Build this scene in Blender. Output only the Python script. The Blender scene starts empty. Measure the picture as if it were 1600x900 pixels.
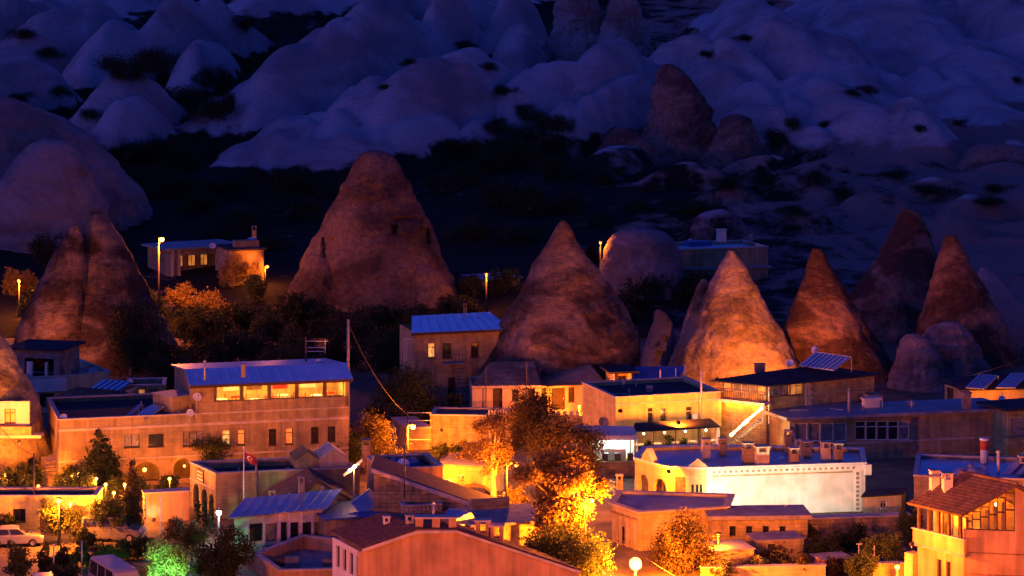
import bpy, math, random
import numpy as np
from mathutils import Vector, noise
random.seed(7)
RNG = np.random.default_rng(7)
SC = bpy.context.scene
R = math.radians

# ---------------------------------------------------------------- camera
# level camera with a shifted lens on a hillside above the town
FP, ZC, PH = 4115.0, 45.0, -60.0          # focal length (px of a 1600 px frame), eye height, horizon row
cam = bpy.data.cameras.new('camera')
cam.sensor_width = 36.0
cam.lens = FP / 1600.0 * 36.0
cam.shift_y = -(450.0 - PH) / 1600.0
cam.clip_start, cam.clip_end = 1.0, 6000.0
camo = bpy.data.objects.new('camera', cam)
camo.location = (0, 0, ZC)
camo.rotation_euler = (R(90), 0, 0)
SC.collection.objects.link(camo)
SC.camera = camo

# ---------------------------------------------------------------- dusk sky, afterglow, exposure
SUN_EL, SUN_ROT = 0.0, -118.0
w = bpy.data.worlds.new('World'); SC.world = w; w.use_nodes = True
nt = w.node_tree; bg = nt.nodes['Background']
sky = nt.nodes.new('ShaderNodeTexSky'); sky.sky_type = 'NISHITA'; sky.sun_disc = False
sky.sun_elevation = R(SUN_EL); sky.sun_rotation = R(SUN_ROT)
sky.air_density = 1.0; sky.dust_density = 0.3; sky.ozone_density = 4.0
tint = nt.nodes.new('ShaderNodeMix'); tint.data_type = 'RGBA'; tint.blend_type = 'MULTIPLY'
tint.inputs[0].default_value = 1.0
tint.inputs[7].default_value = (0.42, 0.33, 1.0, 1)      # blue hour under a tungsten white balance
nt.links.new(sky.outputs[0], tint.inputs[6]); nt.links.new(tint.outputs[2], bg.inputs[0])
bg.inputs[1].default_value = 0.90
sl = bpy.data.lights.new('dusk_glow', 'SUN'); sl.energy = 0.30; sl.angle = R(30); sl.color = (0.16, 0.14, 1.0)
so = bpy.data.objects.new('dusk_glow', sl); so.rotation_euler = (R(64), 0, R(-62)); SC.collection.objects.link(so)
SC.view_settings.view_transform = 'Standard'; SC.view_settings.look = 'None'
SC.view_settings.exposure = 0.0; SC.view_settings.gamma = 1.0
try:
    SC.cycles.use_denoising = True
    SC.cycles.max_bounces = 6; SC.cycles.transparent_max_bounces = 8
    SC.cycles.use_light_tree = True
    SC.cycles.sample_clamp_indirect = 4.0
except Exception: pass

# ---------------------------------------------------------------- pixel <-> place
def at(px, py, Y):
    return Vector(((px - 800) * Y / FP, Y, ZC - (py - PH) * Y / FP))
def atz(px, py, Z):
    return at(px, py, (ZC - Z) * FP / (py - PH))
BASE = np.array([(-400, -2), (0, -1), (180, 0), (250, 0), (275, 1), (300, 3), (340, 7), (380, 11), (420, 14), (500, 22),
                 (600, 32), (700, 44), (900, 70), (1600, 150)], float)
def zg(Y): return float(np.interp(Y, BASE[:, 0], BASE[:, 1]))
def onground(px, py):
    lo, hi = 120.0, 900.0
    for _ in range(40):
        m = (lo + hi) / 2
        if ZC - (py - PH) * m / FP > zg(m): lo = m
        else: hi = m
    return at(px, py, lo)

# ---------------------------------------------------------------- object helpers
def link(o): SC.collection.objects.link(o)
def thing(name, label, cat, loc=(0, 0, 0), group=None, rz=0.0):
    o = bpy.data.objects.new(name, None); link(o)
    o.empty_display_size = 0.5
    o.location = loc; o.rotation_euler = (0, 0, rz)
    o['label'] = label; o['category'] = cat; o['kind'] = 'thing'
    if group: o['group'] = group
    return o
def wl(o):
    v = Vector((0, 0, 0))
    while o is not None: v += o.location; o = o.parent
    return v
def tag(o, label, cat, group=None):
    o['label'] = label; o['category'] = cat; o['kind'] = 'thing'
    if group: o['group'] = group
    return o
ORD = ['leftmost', 'second from left', 'third from left', 'fourth from left', 'fifth from left', 'sixth from left', 'seventh from left', 'eighth from left', 'ninth from left', 'tenth from left', 'eleventh from left', 'twelfth from left', 'thirteenth from left', 'fourteenth from left', 'fifteenth from left', 'sixteenth from left']
COLS = [(240, 'above the twin peaked cone'), (450, 'above the upper left street lamp'), (735, 'around the broad dark cone'), (1010, 'above the largest cone'), (1260, 'above the floodlit cone'), (1700, 'above the right hand cones')]
def place_labels(items, rows, noun):
    """items: (px, py); a label for each by its row, the landmark below it and its order from the left"""
    cell = {}
    for i, (x, y) in enumerate(items):
        r = next(n for lim, n in rows if y <= lim); c = next(n for lim, n in COLS if x <= lim); cell.setdefault((r, c), []).append((x, i))
    out = {}
    for (r, c), L in cell.items():
        L.sort()
        for k, (x, i) in enumerate(L): out[i] = (ORD[k].capitalize() + ' ' if len(L) > 1 else 'the only ') .lower() + noun + ' ' + r + ' ' + c
    return out
def copy_tree(o, parent=None):
    c = o.copy(); link(c); c.parent = parent
    for ch in o.children: copy_tree(ch, c)
    return c

class MB:
    def __init__(s): s.v = []; s.f = []
    def add(s, pts, faces):
        n = len(s.v); s.v += [tuple(p) for p in pts]; s.f += [tuple(i + n for i in f) for f in faces]; return s
    def poly(s, *pts): return s.add(pts, [tuple(range(len(pts)))])
    def hexa(s, p):      # 8 points: bottom 0-3 ccw, top 4-7
        return s.add(p, [(0, 3, 2, 1), (4, 5, 6, 7), (0, 1, 5, 4), (1, 2, 6, 5), (2, 3, 7, 6), (3, 0, 4, 7)])
    def box(s, x0, x1, y0, y1, z0, z1):
        return s.hexa([(x0, y0, z0), (x1, y0, z0), (x1, y1, z0), (x0, y1, z0), (x0, y0, z1), (x1, y0, z1), (x1, y1, z1), (x0, y1, z1)])
    def fbox(s, fr, a0, a1, b0, b1, z0, z1):
        p = fr.pt
        return s.hexa([p(a0, b1, z0), p(a1, b1, z0), p(a1, b0, z0), p(a0, b0, z0), p(a0, b1, z1), p(a1, b1, z1), p(a1, b0, z1), p(a0, b0, z1)])
    def prism(s, bot, off):        # polygon and its translate
        n = len(bot); off = Vector(off)
        b = [Vector(q) for q in bot]; t = [q + off for q in b]
        return s.add(b + t, [tuple(reversed(range(n))), tuple(range(n, 2 * n))] + [(i, (i + 1) % n, n + (i + 1) % n, n + i) for i in range(n)])
    def tube(s, pts, rad, seg=8, caps=True):
        pts = [Vector(p) for p in pts]
        if not hasattr(rad, '__len__'): rad = [rad] * len(pts)
        n0 = len(s.v)
        for i, p in enumerate(pts):
            d = (pts[min(i + 1, len(pts) - 1)] - pts[max(i - 1, 0)]).normalized()
            a = d.orthogonal().normalized() if abs(d.z) < 0.98 else Vector((1, 0, 0))
            a = (a - d * a.dot(d)).normalized(); b = d.cross(a)
            for k in range(seg):
                t = 2 * math.pi * k / seg
                s.v.append(tuple(p + (a * math.cos(t) + b * math.sin(t)) * rad[i]))
        for i in range(len(pts) - 1):
            for k in range(seg):
                q = n0 + i * seg
                s.f.append((q + k, q + (k + 1) % seg, q + seg + (k + 1) % seg, q + seg + k))
        if caps:
            s.f.append(tuple(reversed(range(n0, n0 + seg))))
            e = n0 + (len(pts) - 1) * seg; s.f.append(tuple(range(e, e + seg)))
        return s
    def lathe(s, c, prof, seg=16, axis=(0, 0, 1)):
        ax = Vector(axis).normalized(); c = Vector(c)
        a = ax.orthogonal().normalized(); b = ax.cross(a); n0 = len(s.v)
        for (r, h) in prof:
            for k in range(seg):
                t = 2 * math.pi * k / seg
                s.v.append(tuple(c + ax * h + (a * math.cos(t) + b * math.sin(t)) * max(r, 1e-4)))
        for i in range(len(prof) - 1):
            for k in range(seg):
                q = n0 + i * seg
                s.f.append((q + k, q + (k + 1) % seg, q + seg + (k + 1) % seg, q + seg + k))
        return s
    def ball(s, c, r, seg=10, rings=6, sz=1.0):
        return s.lathe(c, [(r * math.sin(math.pi * i / rings), -r * sz * math.cos(math.pi * i / rings)) for i in range(rings + 1)], seg)
    def build(s, name, mat, parent=None, smooth=False, bevel=0):
        off = wl(parent) if parent is not None else Vector((0, 0, 0))
        loc = Vector((0, 0, 0))
        if parent is None and s.v:
            a = np.array(s.v); loc = Vector((float(a[:, 0].mean()), float(a[:, 1].mean()), float(a[:, 2].min())))
            off = loc
        me = bpy.data.meshes.new(name)
        vv = np.array(s.v, float) - np.array(off)
        me.from_pydata(vv.tolist(), [], s.f)
        me.materials.append(mat)
        if smooth: me.polygons.foreach_set('use_smooth', [True] * len(me.polygons))
        me.update()
        o = bpy.data.objects.new(name, me); link(o); o.location = loc
        if parent is not None: o.parent = parent
        if bevel:
            m = o.modifiers.new('bevel', 'BEVEL'); m.width = bevel; m.segments = 2; m.limit_method = 'ANGLE'
        return o

class Frame:
    """vertical plane: origin P (xy), u along it to the viewer's right, n outwards"""
    def __init__(s, P, u, n): s.P = Vector((P[0], P[1])); s.u = Vector(u).normalized(); s.n = Vector(n).normalized()
    def pt(s, a, b, z):
        q = s.P + s.u * a + s.n * b
        return Vector((q.x, q.y, z))
    def uv(s, px, py, b=0.0):
        d = Vector(((px - 800) / FP, 1.0)); q = s.P + s.n * b
        t = q.dot(s.n) / d.dot(s.n)
        h = d * t - s.P
        return h.dot(s.u), ZC - (py - PH) / FP * t
def frame_px(A, B, z, z2=None):
    a = atz(A[0], A[1], z); b = atz(B[0], B[1], z if z2 is None else z2)
    u = (b - a).to_2d(); L = u.length; u.normalize()
    n = Vector((u.y, -u.x))
    if n.y > 0 and abs(n.y) > 0.05: n = -n
    return Frame(a.to_2d(), u, n), L

# ---------------------------------------------------------------- materials
def M(name, col, rough=0.85, metal=0.0, var=0.25, scale=1.2, col2=None, bump=0.15, bscale=18.0, streak=0.0, spec=0.3, detail=5.0, brick=0.0, bh=.3):
    m = bpy.data.materials.new(name); m.use_nodes = True
    n = m.node_tree.nodes; l = m.node_tree.links; b = n['Principled BSDF']
    b.inputs['Roughness'].default_value = rough; b.inputs['Metallic'].default_value = metal
    b.inputs['Specular IOR Level'].default_value = spec
    geo = n.new('ShaderNodeNewGeometry')
    c2 = col2 or tuple(c * (1 - var) for c in col)
    nz = n.new('ShaderNodeTexNoise'); nz.inputs['Scale'].default_value = scale; nz.inputs['Detail'].default_value = detail
    l.new(geo.outputs['Position'], nz.inputs['Vector'])
    rp = n.new('ShaderNodeValToRGB'); rp.color_ramp.elements[0].position = 0.36; rp.color_ramp.elements[1].position = 0.62
    rp.color_ramp.elements[0].color = (*c2, 1); rp.color_ramp.elements[1].color = (*col, 1)
    l.new(nz.outputs[0], rp.inputs[0]); out = rp.outputs[0]
    if streak > 0:      # rain streaks running down the wall
        mp = n.new('ShaderNodeMapping'); mp.inputs['Scale'].default_value = (2.2, 2.2, 0.16)
        l.new(geo.outputs['Position'], mp.inputs[0])
        n2 = n.new('ShaderNodeTexNoise'); n2.inputs['Scale'].default_value = 1.0; n2.inputs['Detail'].default_value = 4
        l.new(mp.outputs[0], n2.inputs['Vector'])
        r2 = n.new('ShaderNodeValToRGB'); r2.color_ramp.elements[0].position = 0.35; r2.color_ramp.elements[1].position = 0.6
        r2.color_ramp.elements[0].color = (1 - streak, 1 - streak, 1 - streak, 1)
        l.new(n2.outputs[0], r2.inputs[0])
        mx = n.new('ShaderNodeMix'); mx.data_type = 'RGBA'; mx.blend_type = 'MULTIPLY'; mx.inputs[0].default_value = 1
        l.new(out, mx.inputs[6]); l.new(r2.outputs[0], mx.inputs[7]); out = mx.outputs[2]
    bfac = None
    if brick > 0:      # faint coursing of cut blocks under the wash
        sp = n.new('ShaderNodeSeparateXYZ'); l.new(geo.outputs['Position'], sp.inputs[0])
        ad = n.new('ShaderNodeMath'); ad.operation = 'MULTIPLY_ADD'; ad.inputs[1].default_value = .6; l.new(sp.outputs[1], ad.inputs[0]); l.new(sp.outputs[0], ad.inputs[2])
        cb = n.new('ShaderNodeCombineXYZ'); l.new(ad.outputs[0], cb.inputs[0]); l.new(sp.outputs[2], cb.inputs[1])
        bt = n.new('ShaderNodeTexBrick'); bt.inputs['Scale'].default_value = 1.0; bt.inputs['Brick Width'].default_value = bh * 2.1; bt.inputs['Row Height'].default_value = bh
        bt.inputs['Mortar Size'].default_value = .018; bt.inputs['Mortar Smooth'].default_value = .3
        bt.inputs['Color1'].default_value = (1, 1, 1, 1); k_ = 1 - brick * .6; bt.inputs['Color2'].default_value = (k_, k_, k_, 1); k_ = 1 - brick; bt.inputs['Mortar'].default_value = (k_, k_, k_, 1)
        l.new(cb.outputs[0], bt.inputs['Vector'])
        mb_ = n.new('ShaderNodeMix'); mb_.data_type = 'RGBA'; mb_.blend_type = 'MULTIPLY'; mb_.inputs[0].default_value = 1
        l.new(out, mb_.inputs[6]); l.new(bt.outputs[0], mb_.inputs[7]); out = mb_.outputs[2]
    l.new(out, b.inputs['Base Color'])
    if bump > 0:
        n3 = n.new('ShaderNodeTexNoise'); n3.inputs['Scale'].default_value = bscale; n3.inputs['Detail'].default_value = 4
        l.new(geo.outputs['Position'], n3.inputs['Vector'])
        bp = n.new('ShaderNodeBump'); bp.inputs['Strength'].default_value = bump; bp.inputs['Distance'].default_value = 0.05
        l.new(n3.outputs[0], bp.inputs['Height']); l.new(bp.outputs[0], b.inputs['Normal'])
    return m
def EM(name, col, strength, var=0.0, scale=2.0):
    m = bpy.data.materials.new(name); m.use_nodes = True
    n = m.node_tree.nodes; l = m.node_tree.links; b = n['Principled BSDF']
    b.inputs['Base Color'].default_value = (*col, 1); b.inputs['Roughness'].default_value = 0.4
    b.inputs['Emission Color'].default_value = (*col, 1); b.inputs['Emission Strength'].default_value = strength
    if var:
        geo = n.new('ShaderNodeNewGeometry'); nz = n.new('ShaderNodeTexNoise'); nz.inputs['Scale'].default_value = scale
        l.new(geo.outputs['Position'], nz.inputs['Vector'])
        mr = n.new('ShaderNodeMapRange'); mr.inputs[1].default_value = 0.35; mr.inputs[2].default_value = 0.65
        mr.inputs[3].default_value = strength * (1 - var); mr.inputs[4].default_value = strength
        l.new(nz.outputs[0], mr.inputs[0]); l.new(mr.outputs[0], b.inputs['Emission Strength'])
    return m
SOD = (1.0, 0.19, 0.006)
WARM = (1.0, 0.36, 0.065)
def rock(name, pale, dark, amount=0.5, scale=0.16, tint=None, fine=0.66):
    """weathered tuff: pale stone with dark lichen patches in bands, pits and cracks"""
    m = bpy.data.materials.new(name); m.use_nodes = True
    n = m.node_tree.nodes; l = m.node_tree.links; b = n['Principled BSDF']
    b.inputs['Roughness'].default_value = 0.95; b.inputs['Specular IOR Level'].default_value = 0.15
    geo = n.new('ShaderNodeNewGeometry')
    mp = n.new('ShaderNodeMapping'); mp.inputs['Scale'].default_value = (1, 1, 1.7); l.new(geo.outputs['Position'], mp.inputs[0])
    a = n.new('ShaderNodeTexNoise'); a.inputs['Scale'].default_value = scale; a.inputs['Detail'].default_value = 9; a.inputs['Roughness'].default_value = 0.62
    a.inputs['Distortion'].default_value = 0.6; l.new(mp.outputs[0], a.inputs['Vector'])
    r = n.new('ShaderNodeValToRGB'); e = r.color_ramp.elements
    c = 0.5 + (amount - 0.5) * 0.4
    e[0].position = c - 0.07; e[0].color = (*dark, 1); e[1].position = c + 0.09; e[1].color = (*pale, 1)
    l.new(a.outputs[0], r.inputs[0])
    f = n.new('ShaderNodeTexNoise'); f.inputs['Scale'].default_value = 1.5; f.inputs['Detail'].default_value = 8; f.inputs['Roughness'].default_value = 0.82
    l.new(geo.outputs['Position'], f.inputs['Vector'])
    r2 = n.new('ShaderNodeValToRGB'); r2.color_ramp.elements[0].position = 0.33; r2.color_ramp.elements[1].position = 0.66
    k = 1 - fine; r2.color_ramp.elements[0].color = (k, k, k, 1)
    l.new(f.outputs[0], r2.inputs[0])
    mx = n.new('ShaderNodeMix'); mx.data_type = 'RGBA'; mx.blend_type = 'MULTIPLY'; mx.inputs[0].default_value = 1
    l.new(r.outputs[0], mx.inputs[6]); l.new(r2.outputs[0], mx.inputs[7]); l.new(mx.outputs[2], b.inputs['Base Color'])
    bn = n.new('ShaderNodeTexNoise'); bn.inputs['Scale'].default_value = 0.9; bn.inputs['Detail'].default_value = 10; bn.inputs['Roughness'].default_value = 0.72
    l.new(mp.outputs[0], bn.inputs['Vector'])
    bp = n.new('ShaderNodeBump'); bp.inputs['Strength'].default_value = 1.0; bp.inputs['Distance'].default_value = 0.8
    l.new(bn.outputs[0], bp.inputs['Height']); l.new(bp.outputs[0], b.inputs['Normal'])
    return m
def glass_mat(name, tint=(0.9, 0.9, 0.9), gl=0.12):
    m = bpy.data.materials.new(name); m.use_nodes = True
    n = m.node_tree.nodes; l = m.node_tree.links
    n.remove(n['Principled BSDF']); out = n['Material Output']
    t = n.new('ShaderNodeBsdfTransparent'); t.inputs[0].default_value = (*tint, 1)
    g = n.new('ShaderNodeBsdfGlossy'); g.inputs['Roughness'].default_value = 0.05
    mx = n.new('ShaderNodeMixShader'); mx.inputs[0].default_value = gl
    l.new(t.outputs[0], mx.inputs[1]); l.new(g.outputs[0], mx.inputs[2]); l.new(mx.outputs[0], out.inputs[0])
    return m
def leaf_mat(name, col, col2):
    m = bpy.data.materials.new(name); m.use_nodes = True
    n = m.node_tree.nodes; l = m.node_tree.links; b = n['Principled BSDF']
    b.inputs['Roughness'].default_value = 0.7; b.inputs['Specular IOR Level'].default_value = 0.2
    geo = n.new('ShaderNodeNewGeometry')
    mxr = n.new('ShaderNodeMix'); mxr.data_type = 'RGBA'
    mxr.inputs[6].default_value = (*col, 1); mxr.inputs[7].default_value = (*col2, 1)
    l.new(geo.outputs['Random Per Island'], mxr.inputs[0]); l.new(mxr.outputs[2], b.inputs['Base Color'])
    tr = n.new('ShaderNodeBsdfTranslucent'); l.new(mxr.outputs[2], tr.inputs[0])
    ms = n.new('ShaderNodeMixShader'); ms.inputs[0].default_value = 0.3
    l.new(b.outputs[0], ms.inputs[1]); l.new(tr.outputs[0], ms.inputs[2]); l.new(ms.outputs[0], n['Material Output'].inputs[0])
    return m

TUFF = rock('pale_tuff', (0.50, 0.40, 0.29), (0.20, 0.15, 0.10), 0.42, 0.13)
TUFF_BROWN = rock('brown_tuff', (0.40, 0.29, 0.20), (0.10, 0.065, 0.045), 0.56, 0.15)
TUFF_DARK = rock('lichen_tuff', (0.44, 0.27, 0.19), (0.11, 0.06, 0.045), 0.6, 0.14)
TUFF_WHITE = rock('white_tuff', (0.34, 0.30, 0.30), (0.20, 0.165, 0.16), 0.42, 0.08, fine=0.3)
TUFF_PINK = rock('pink_tuff', (0.46, 0.34, 0.30), (0.26, 0.18, 0.15), 0.42, 0.14)
TUFF_DUSK = rock('dusky_tuff', (0.24, 0.165, 0.145), (0.10, 0.068, 0.06), 0.5, 0.11)
TUFF_RED = rock('reddish_tuff', (0.36, 0.24, 0.20), (0.15, 0.10, 0.09), 0.5, 0.12)
PLASTER = M('tan_plaster', (0.46, 0.34, 0.17), var=0.32, scale=0.7, streak=0.34, brick=.28)
PLASTER_ROSE = M('rose_plaster', (0.55, 0.32, 0.14), var=0.3, scale=0.55, streak=0.3, bump=.3)
PLASTER_PALE = M('pale_plaster', (0.60, 0.49, 0.29), var=0.2, scale=0.8, streak=0.2)
PLASTER_WHITE = M('white_plaster', (0.72, 0.65, 0.52), var=0.14, scale=0.9, streak=0.15)
PLASTER_YELLOW = M('yellow_plaster', (0.62, 0.49, 0.19), var=0.22, scale=0.8, streak=0.25, brick=.3)
WALL_MURAL = M('faded_painted_wall', (0.60, 0.55, 0.47), var=0.2, scale=0.9, col2=(0.44, 0.43, 0.34), streak=0.12, detail=7)
STONE = M('cut_stone', (0.47, 0.35, 0.16), var=0.35, scale=1.6, bump=0.35, bscale=9, streak=0.25, brick=.4)
STONE_DK = M('dark_cut_stone', (0.26, 0.20, 0.16), var=0.4, scale=1.4, bump=0.35, bscale=9)
COPING = M('coping_stone', (0.52, 0.44, 0.36), var=0.3, scale=1.5)
ROOFDK = M('dark_roof_felt', (0.045, 0.04, 0.05), var=0.4, scale=0.9, rough=0.9, spec=.12)
ROOFSLAB = M('grey_roof_screed', (0.25, 0.24, 0.26), var=0.35, scale=0.6, rough=0.55, spec=0.5)
ROOFWET = M('pale_roof_coating', (0.42, 0.42, 0.45), var=0.3, scale=0.5, rough=0.35, spec=0.5)
TILE = M('brown_clay_tile', (0.15, 0.08, 0.055), var=0.45, scale=2.5, rough=0.8)
TILE_DK = M('dark_clay_tile', (0.12, 0.07, 0.055), var=0.4, scale=2.2)
METAL_ROOF = M('blue_metal_sheet', (0.72, 0.80, 0.92), rough=0.3, metal=0.8, var=0.12, scale=0.8, bump=0.05)
METAL_DULL = M('dull_metal_sheet', (0.42, 0.48, 0.62), rough=0.4, metal=0.7, var=0.2, scale=0.8, bump=0.05)
PANEL = M('collector_glass', (0.85, 0.9, 0.97), rough=0.22, metal=0.9, var=0.05, bump=0)
PANEL_DK = M('collector_gap', (0.03, 0.04, 0.09), rough=0.3, var=0.1, bump=0)
STEEL = M('galvanised_steel', (0.45, 0.45, 0.46), rough=0.5, metal=0.5, var=0.2)
WHITE = M('white_paint', (0.75, 0.73, 0.70), rough=0.5, var=0.1, bump=0.03)
DARKMET = M('dark_painted_metal', (0.06, 0.05, 0.05), rough=0.5, var=0.2)
WOOD = M('brown_wood', (0.15, 0.085, 0.05), rough=0.7, var=0.4, scale=3)
WOODDK = M('dark_wood', (0.06, 0.035, 0.025), rough=0.7, var=0.4, scale=3)
PANE = M('dark_window_glass', (0.02, 0.02, 0.025), rough=0.12, var=0.2, bump=0, spec=0.6)
PANE_CURT = M('curtained_window_glass', (0.30, 0.26, 0.24), rough=0.25, var=0.5, scale=2.5, bump=0, spec=0.6)
PANE_LIT = EM('lit_window', (1.0, 0.50, 0.12), 1.1, 0.75, 2.6)
PANE_GLOW = EM('softly_lit_window', (1.0, 0.36, 0.07), 0.55, 0.6, 1.8)
GLASS = glass_mat('clear_glass')
EARTH = M('dusty_earth', (0.15, 0.105, 0.07), var=0.45, scale=0.5, bump=0.5, bscale=3)
ASPHALT = M('dusty_asphalt', (0.12, 0.10, 0.085), var=0.35, scale=0.6, bump=0.3, bscale=8)
TARP = M('blue_tarpaulin', (0.05, 0.10, 0.30), rough=0.5, var=0.3)
RED = M('red_cloth', (0.28, 0.015, 0.015), rough=0.8, var=0.2)
CONCRETE = M('grey_concrete', (0.33, 0.29, 0.26), var=0.35, scale=1.2, streak=0.2)
BARK = M('bark', (0.14, 0.10, 0.07), var=0.4, scale=4, bump=0.5, bscale=10)
LEAF = leaf_mat('green_leaves', (0.035, 0.055, 0.018), (0.085, 0.10, 0.03))
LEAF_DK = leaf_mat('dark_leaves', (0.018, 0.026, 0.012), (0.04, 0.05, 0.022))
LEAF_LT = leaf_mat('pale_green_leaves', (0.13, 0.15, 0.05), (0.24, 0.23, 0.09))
LEAF_LAMPLIT = leaf_mat('lamplit_leaves', (0.16, 0.12, 0.03), (0.30, 0.19, 0.05))  # orange lamplight put into the leaf colour of plants near lamps
LEAF_DRY = leaf_mat('dry_leaves', (0.085, 0.055, 0.025), (0.05, 0.045, 0.02))
NEEDLE = leaf_mat('conifer_needles', (0.02, 0.032, 0.016), (0.045, 0.06, 0.028))
BULB = EM('sodium_bulb', (1.0, 0.36, 0.06), 9.0)
BULB_W = EM('white_bulb', (0.85, 0.95, 1.0), 40.0)
BULB_WARM = EM('warm_bulb', (1.0, 0.62, 0.25), 40.0)
def lamp_light(parent, loc, watts, col=SOD, r=0.12, spot=None, aim=None):
    L = bpy.data.lights.new('lamp_light', 'SPOT' if spot else 'POINT'); L.energy = watts; L.color = col; L.shadow_soft_size = r
    o = bpy.data.objects.new('lamp_light', L); link(o); o.parent = parent; o.location = Vector(loc) - wl(parent)
    if spot:
        L.spot_size = R(spot); L.spot_blend = 0.6
        d = (Vector(aim) - Vector(loc)).normalized(); o.rotation_euler = d.to_track_quat('-Z', 'Y').to_euler()
    return o
# ================================================================ terrain
def fnoise(X, Y, s, seed=0, oct=4):
    """cheap value noise on numpy grids"""
    out = np.zeros_like(X); amp = 1.0; tot = 0
    for o in range(oct):
        r = np.random.default_rng(seed * 31 + o); G = r.random((64, 64))
        x = X * s + 13.7 * o; y = Y * s + 7.3 * o
        xi = np.floor(x).astype(int); yi = np.floor(y).astype(int); fx = x - xi; fy = y - yi
        fx = fx * fx * (3 - 2 * fx); fy = fy * fy * (3 - 2 * fy)
        a = G[xi % 64, yi % 64]; b = G[(xi + 1) % 64, yi % 64]; c = G[xi % 64, (yi + 1) % 64]; d = G[(xi + 1) % 64, (yi + 1) % 64]
        out += amp * ((a * (1 - fx) + b * fx) * (1 - fy) + (c * (1 - fx) + d * fx) * fy); tot += amp
        amp *= 0.5; s *= 2.03
    return out / tot
DOMES = [  # px, py of the crown, half width px, distance, half depth m, turn, sharpness
    (690, 88, 108, 430, 27, 0, .62), (600, 128, 120, 426, 26, 10, .62), (485, 178, 120, 416, 24, 15, .6), (395, 228, 92, 405, 18, 10, .6),
    (590, 200, 130, 404, 19, 5, .6), (675, 185, 105, 410, 20, -8, .6), (500, 226, 110, 398, 14, 0, .6),
    (560, 20, 105, 472, 36, 0, .6), (475, 52, 95, 462, 32, 12, .6), (405, 118, 75, 450, 26, 10, .6), (345, 150, 60, 440, 20, 0, .6),
    (640, -20, 100, 520, 36, 0, .6), (700, -5, 48, 505, 16, 0, .6), (800, -10, 40, 520, 14, 0, .6),
    (815, 45, 62, 492, 13, 12, .55), (930, 70, 88, 452, 27, -6, .6), (850, 112, 85, 442, 20, 8, .6), (965, 128, 62, 440, 18, 0, .6), (900, 150, 60, 425, 14, 0, .6),
    (960, 228, 78, 400, 12, 0, .55), (950, 268, 58, 391, 9, 8, .5), (1025, 262, 48, 391, 8, 0, .5),
    (110, 15, 100, 505, 26, 0, .6), (190, 40, 80, 492, 22, 8, .6), (20, -10, 55, 522, 18, 0, .6), (300, -5, 62, 512, 24, 0, .6), (320, 60, 60, 485, 18, 15, .6),
    (190, 126, 82, 432, 17, 0, .6), (200, 165, 75, 421, 11, 0, .55), (5, 112, 50, 440, 20, 0, .6), (60, 195, 70, 400, 16, 0, .6),
    (1185, -8, 75, 545, 22, 0, .6), (1195, 22, 110, 488, 32, -10, .6), (1120, 55, 60, 470, 22, 0, .6), (1285, 48, 130, 492, 42, -20, .6),
    (1400, 5, 150, 530, 55, -15, .6), (1545, -5, 140, 540, 62, 0, .6), (1370, 158, 128, 420, 20, 0, .6), (1285, 118, 120, 452, 32, -18, .6),
    (1440, 95, 120, 478, 44, -20, .62), (1575, 100, 110, 492, 55, -10, .62), (1425, 188, 80, 408, 12, -5, .55), (1150, 112, 95, 452, 28, 0, .6),
    (1215, 165, 70, 425, 18, 0, .6), (1520, 160, 110, 450, 30, 0, .6), (1610, 180, 80, 440, 26, 0, .6),
    (1330, 362, 50, 346, 6, 0, .5), (1270, 372, 60, 350, 7, 0, .5), (1260, 420, 70, 325, 5, 0, .5), (1590, 360, 30, 350, 4, 0, .5), (1590, 428, 34, 325, 4, 0, .5),
    (1545, 228, 60, 398, 9, 0, .45), (1590, 222, 40, 395, 9, 0, .45),
    (560, -70, 160, 640, 60, 0, .6), (850, -80, 190, 660, 60, 0, .6), (1150, -90, 160, 650, 60, 0, .6), (250, -70, 180, 640, 60, 0, .6), (1450, -100, 200, 680, 70, 0, .6), (0, -80, 160, 650, 60, 0, .6)]
for (px, Yc, hw, bd) in [(1090, 384, 46, 5), (1150, 366, 50, 4), (1205, 392, 40, 5), (1250, 372, 44, 4), (1310, 388, 60, 6), (1370, 362, 50, 4), (1420, 392, 56, 6), (1470, 372, 60, 5), (1530, 360, 50, 4), (1580, 384, 50, 5), (1120, 350, 44, 3), (1500, 348, 44, 3), (1260, 352, 50, 3)]:
    DOMES.append((px, PH + (ZC - (zg(Yc) + 4.4)) * FP / Yc, hw * 1.5, Yc, bd * 1.6, 60, .5))
def base_z(X, Y):
    z = np.interp(Y, BASE[:, 0], BASE[:, 1])
    k = np.clip((Y - 300) / 60, 0, 1)
    z = z + k * (fnoise(X, Y, 0.02, 3) - 0.5) * 5 + k * (fnoise(X, Y, 0.12, 5) - 0.5) * 0.9
    # the slope behind the right-hand cones climbs in low terraces
    kr = np.clip((X - 10) / 30, 0, 1) * np.clip((Y - 320) / 40, 0, 1) * np.clip((415 - Y) / 30, 0, 1)
    lift = np.clip((X - 5) / 35, 0, 1) * np.clip((Y - 325) / 75, 0, 1) * np.clip((430 - Y) / 50, 0, 1) * 3.0
    tr = ((Y + X * 0.22 + (fnoise(X, Y, .03, 41, 2) - .5) * 40) * 0.06) % 1
    return z + lift + kr * (2.6 * np.clip(tr * 3, 0, 1) - 2.6 * tr + (fnoise(X, Y, .1, 43) - .5) * 3.5)
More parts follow.
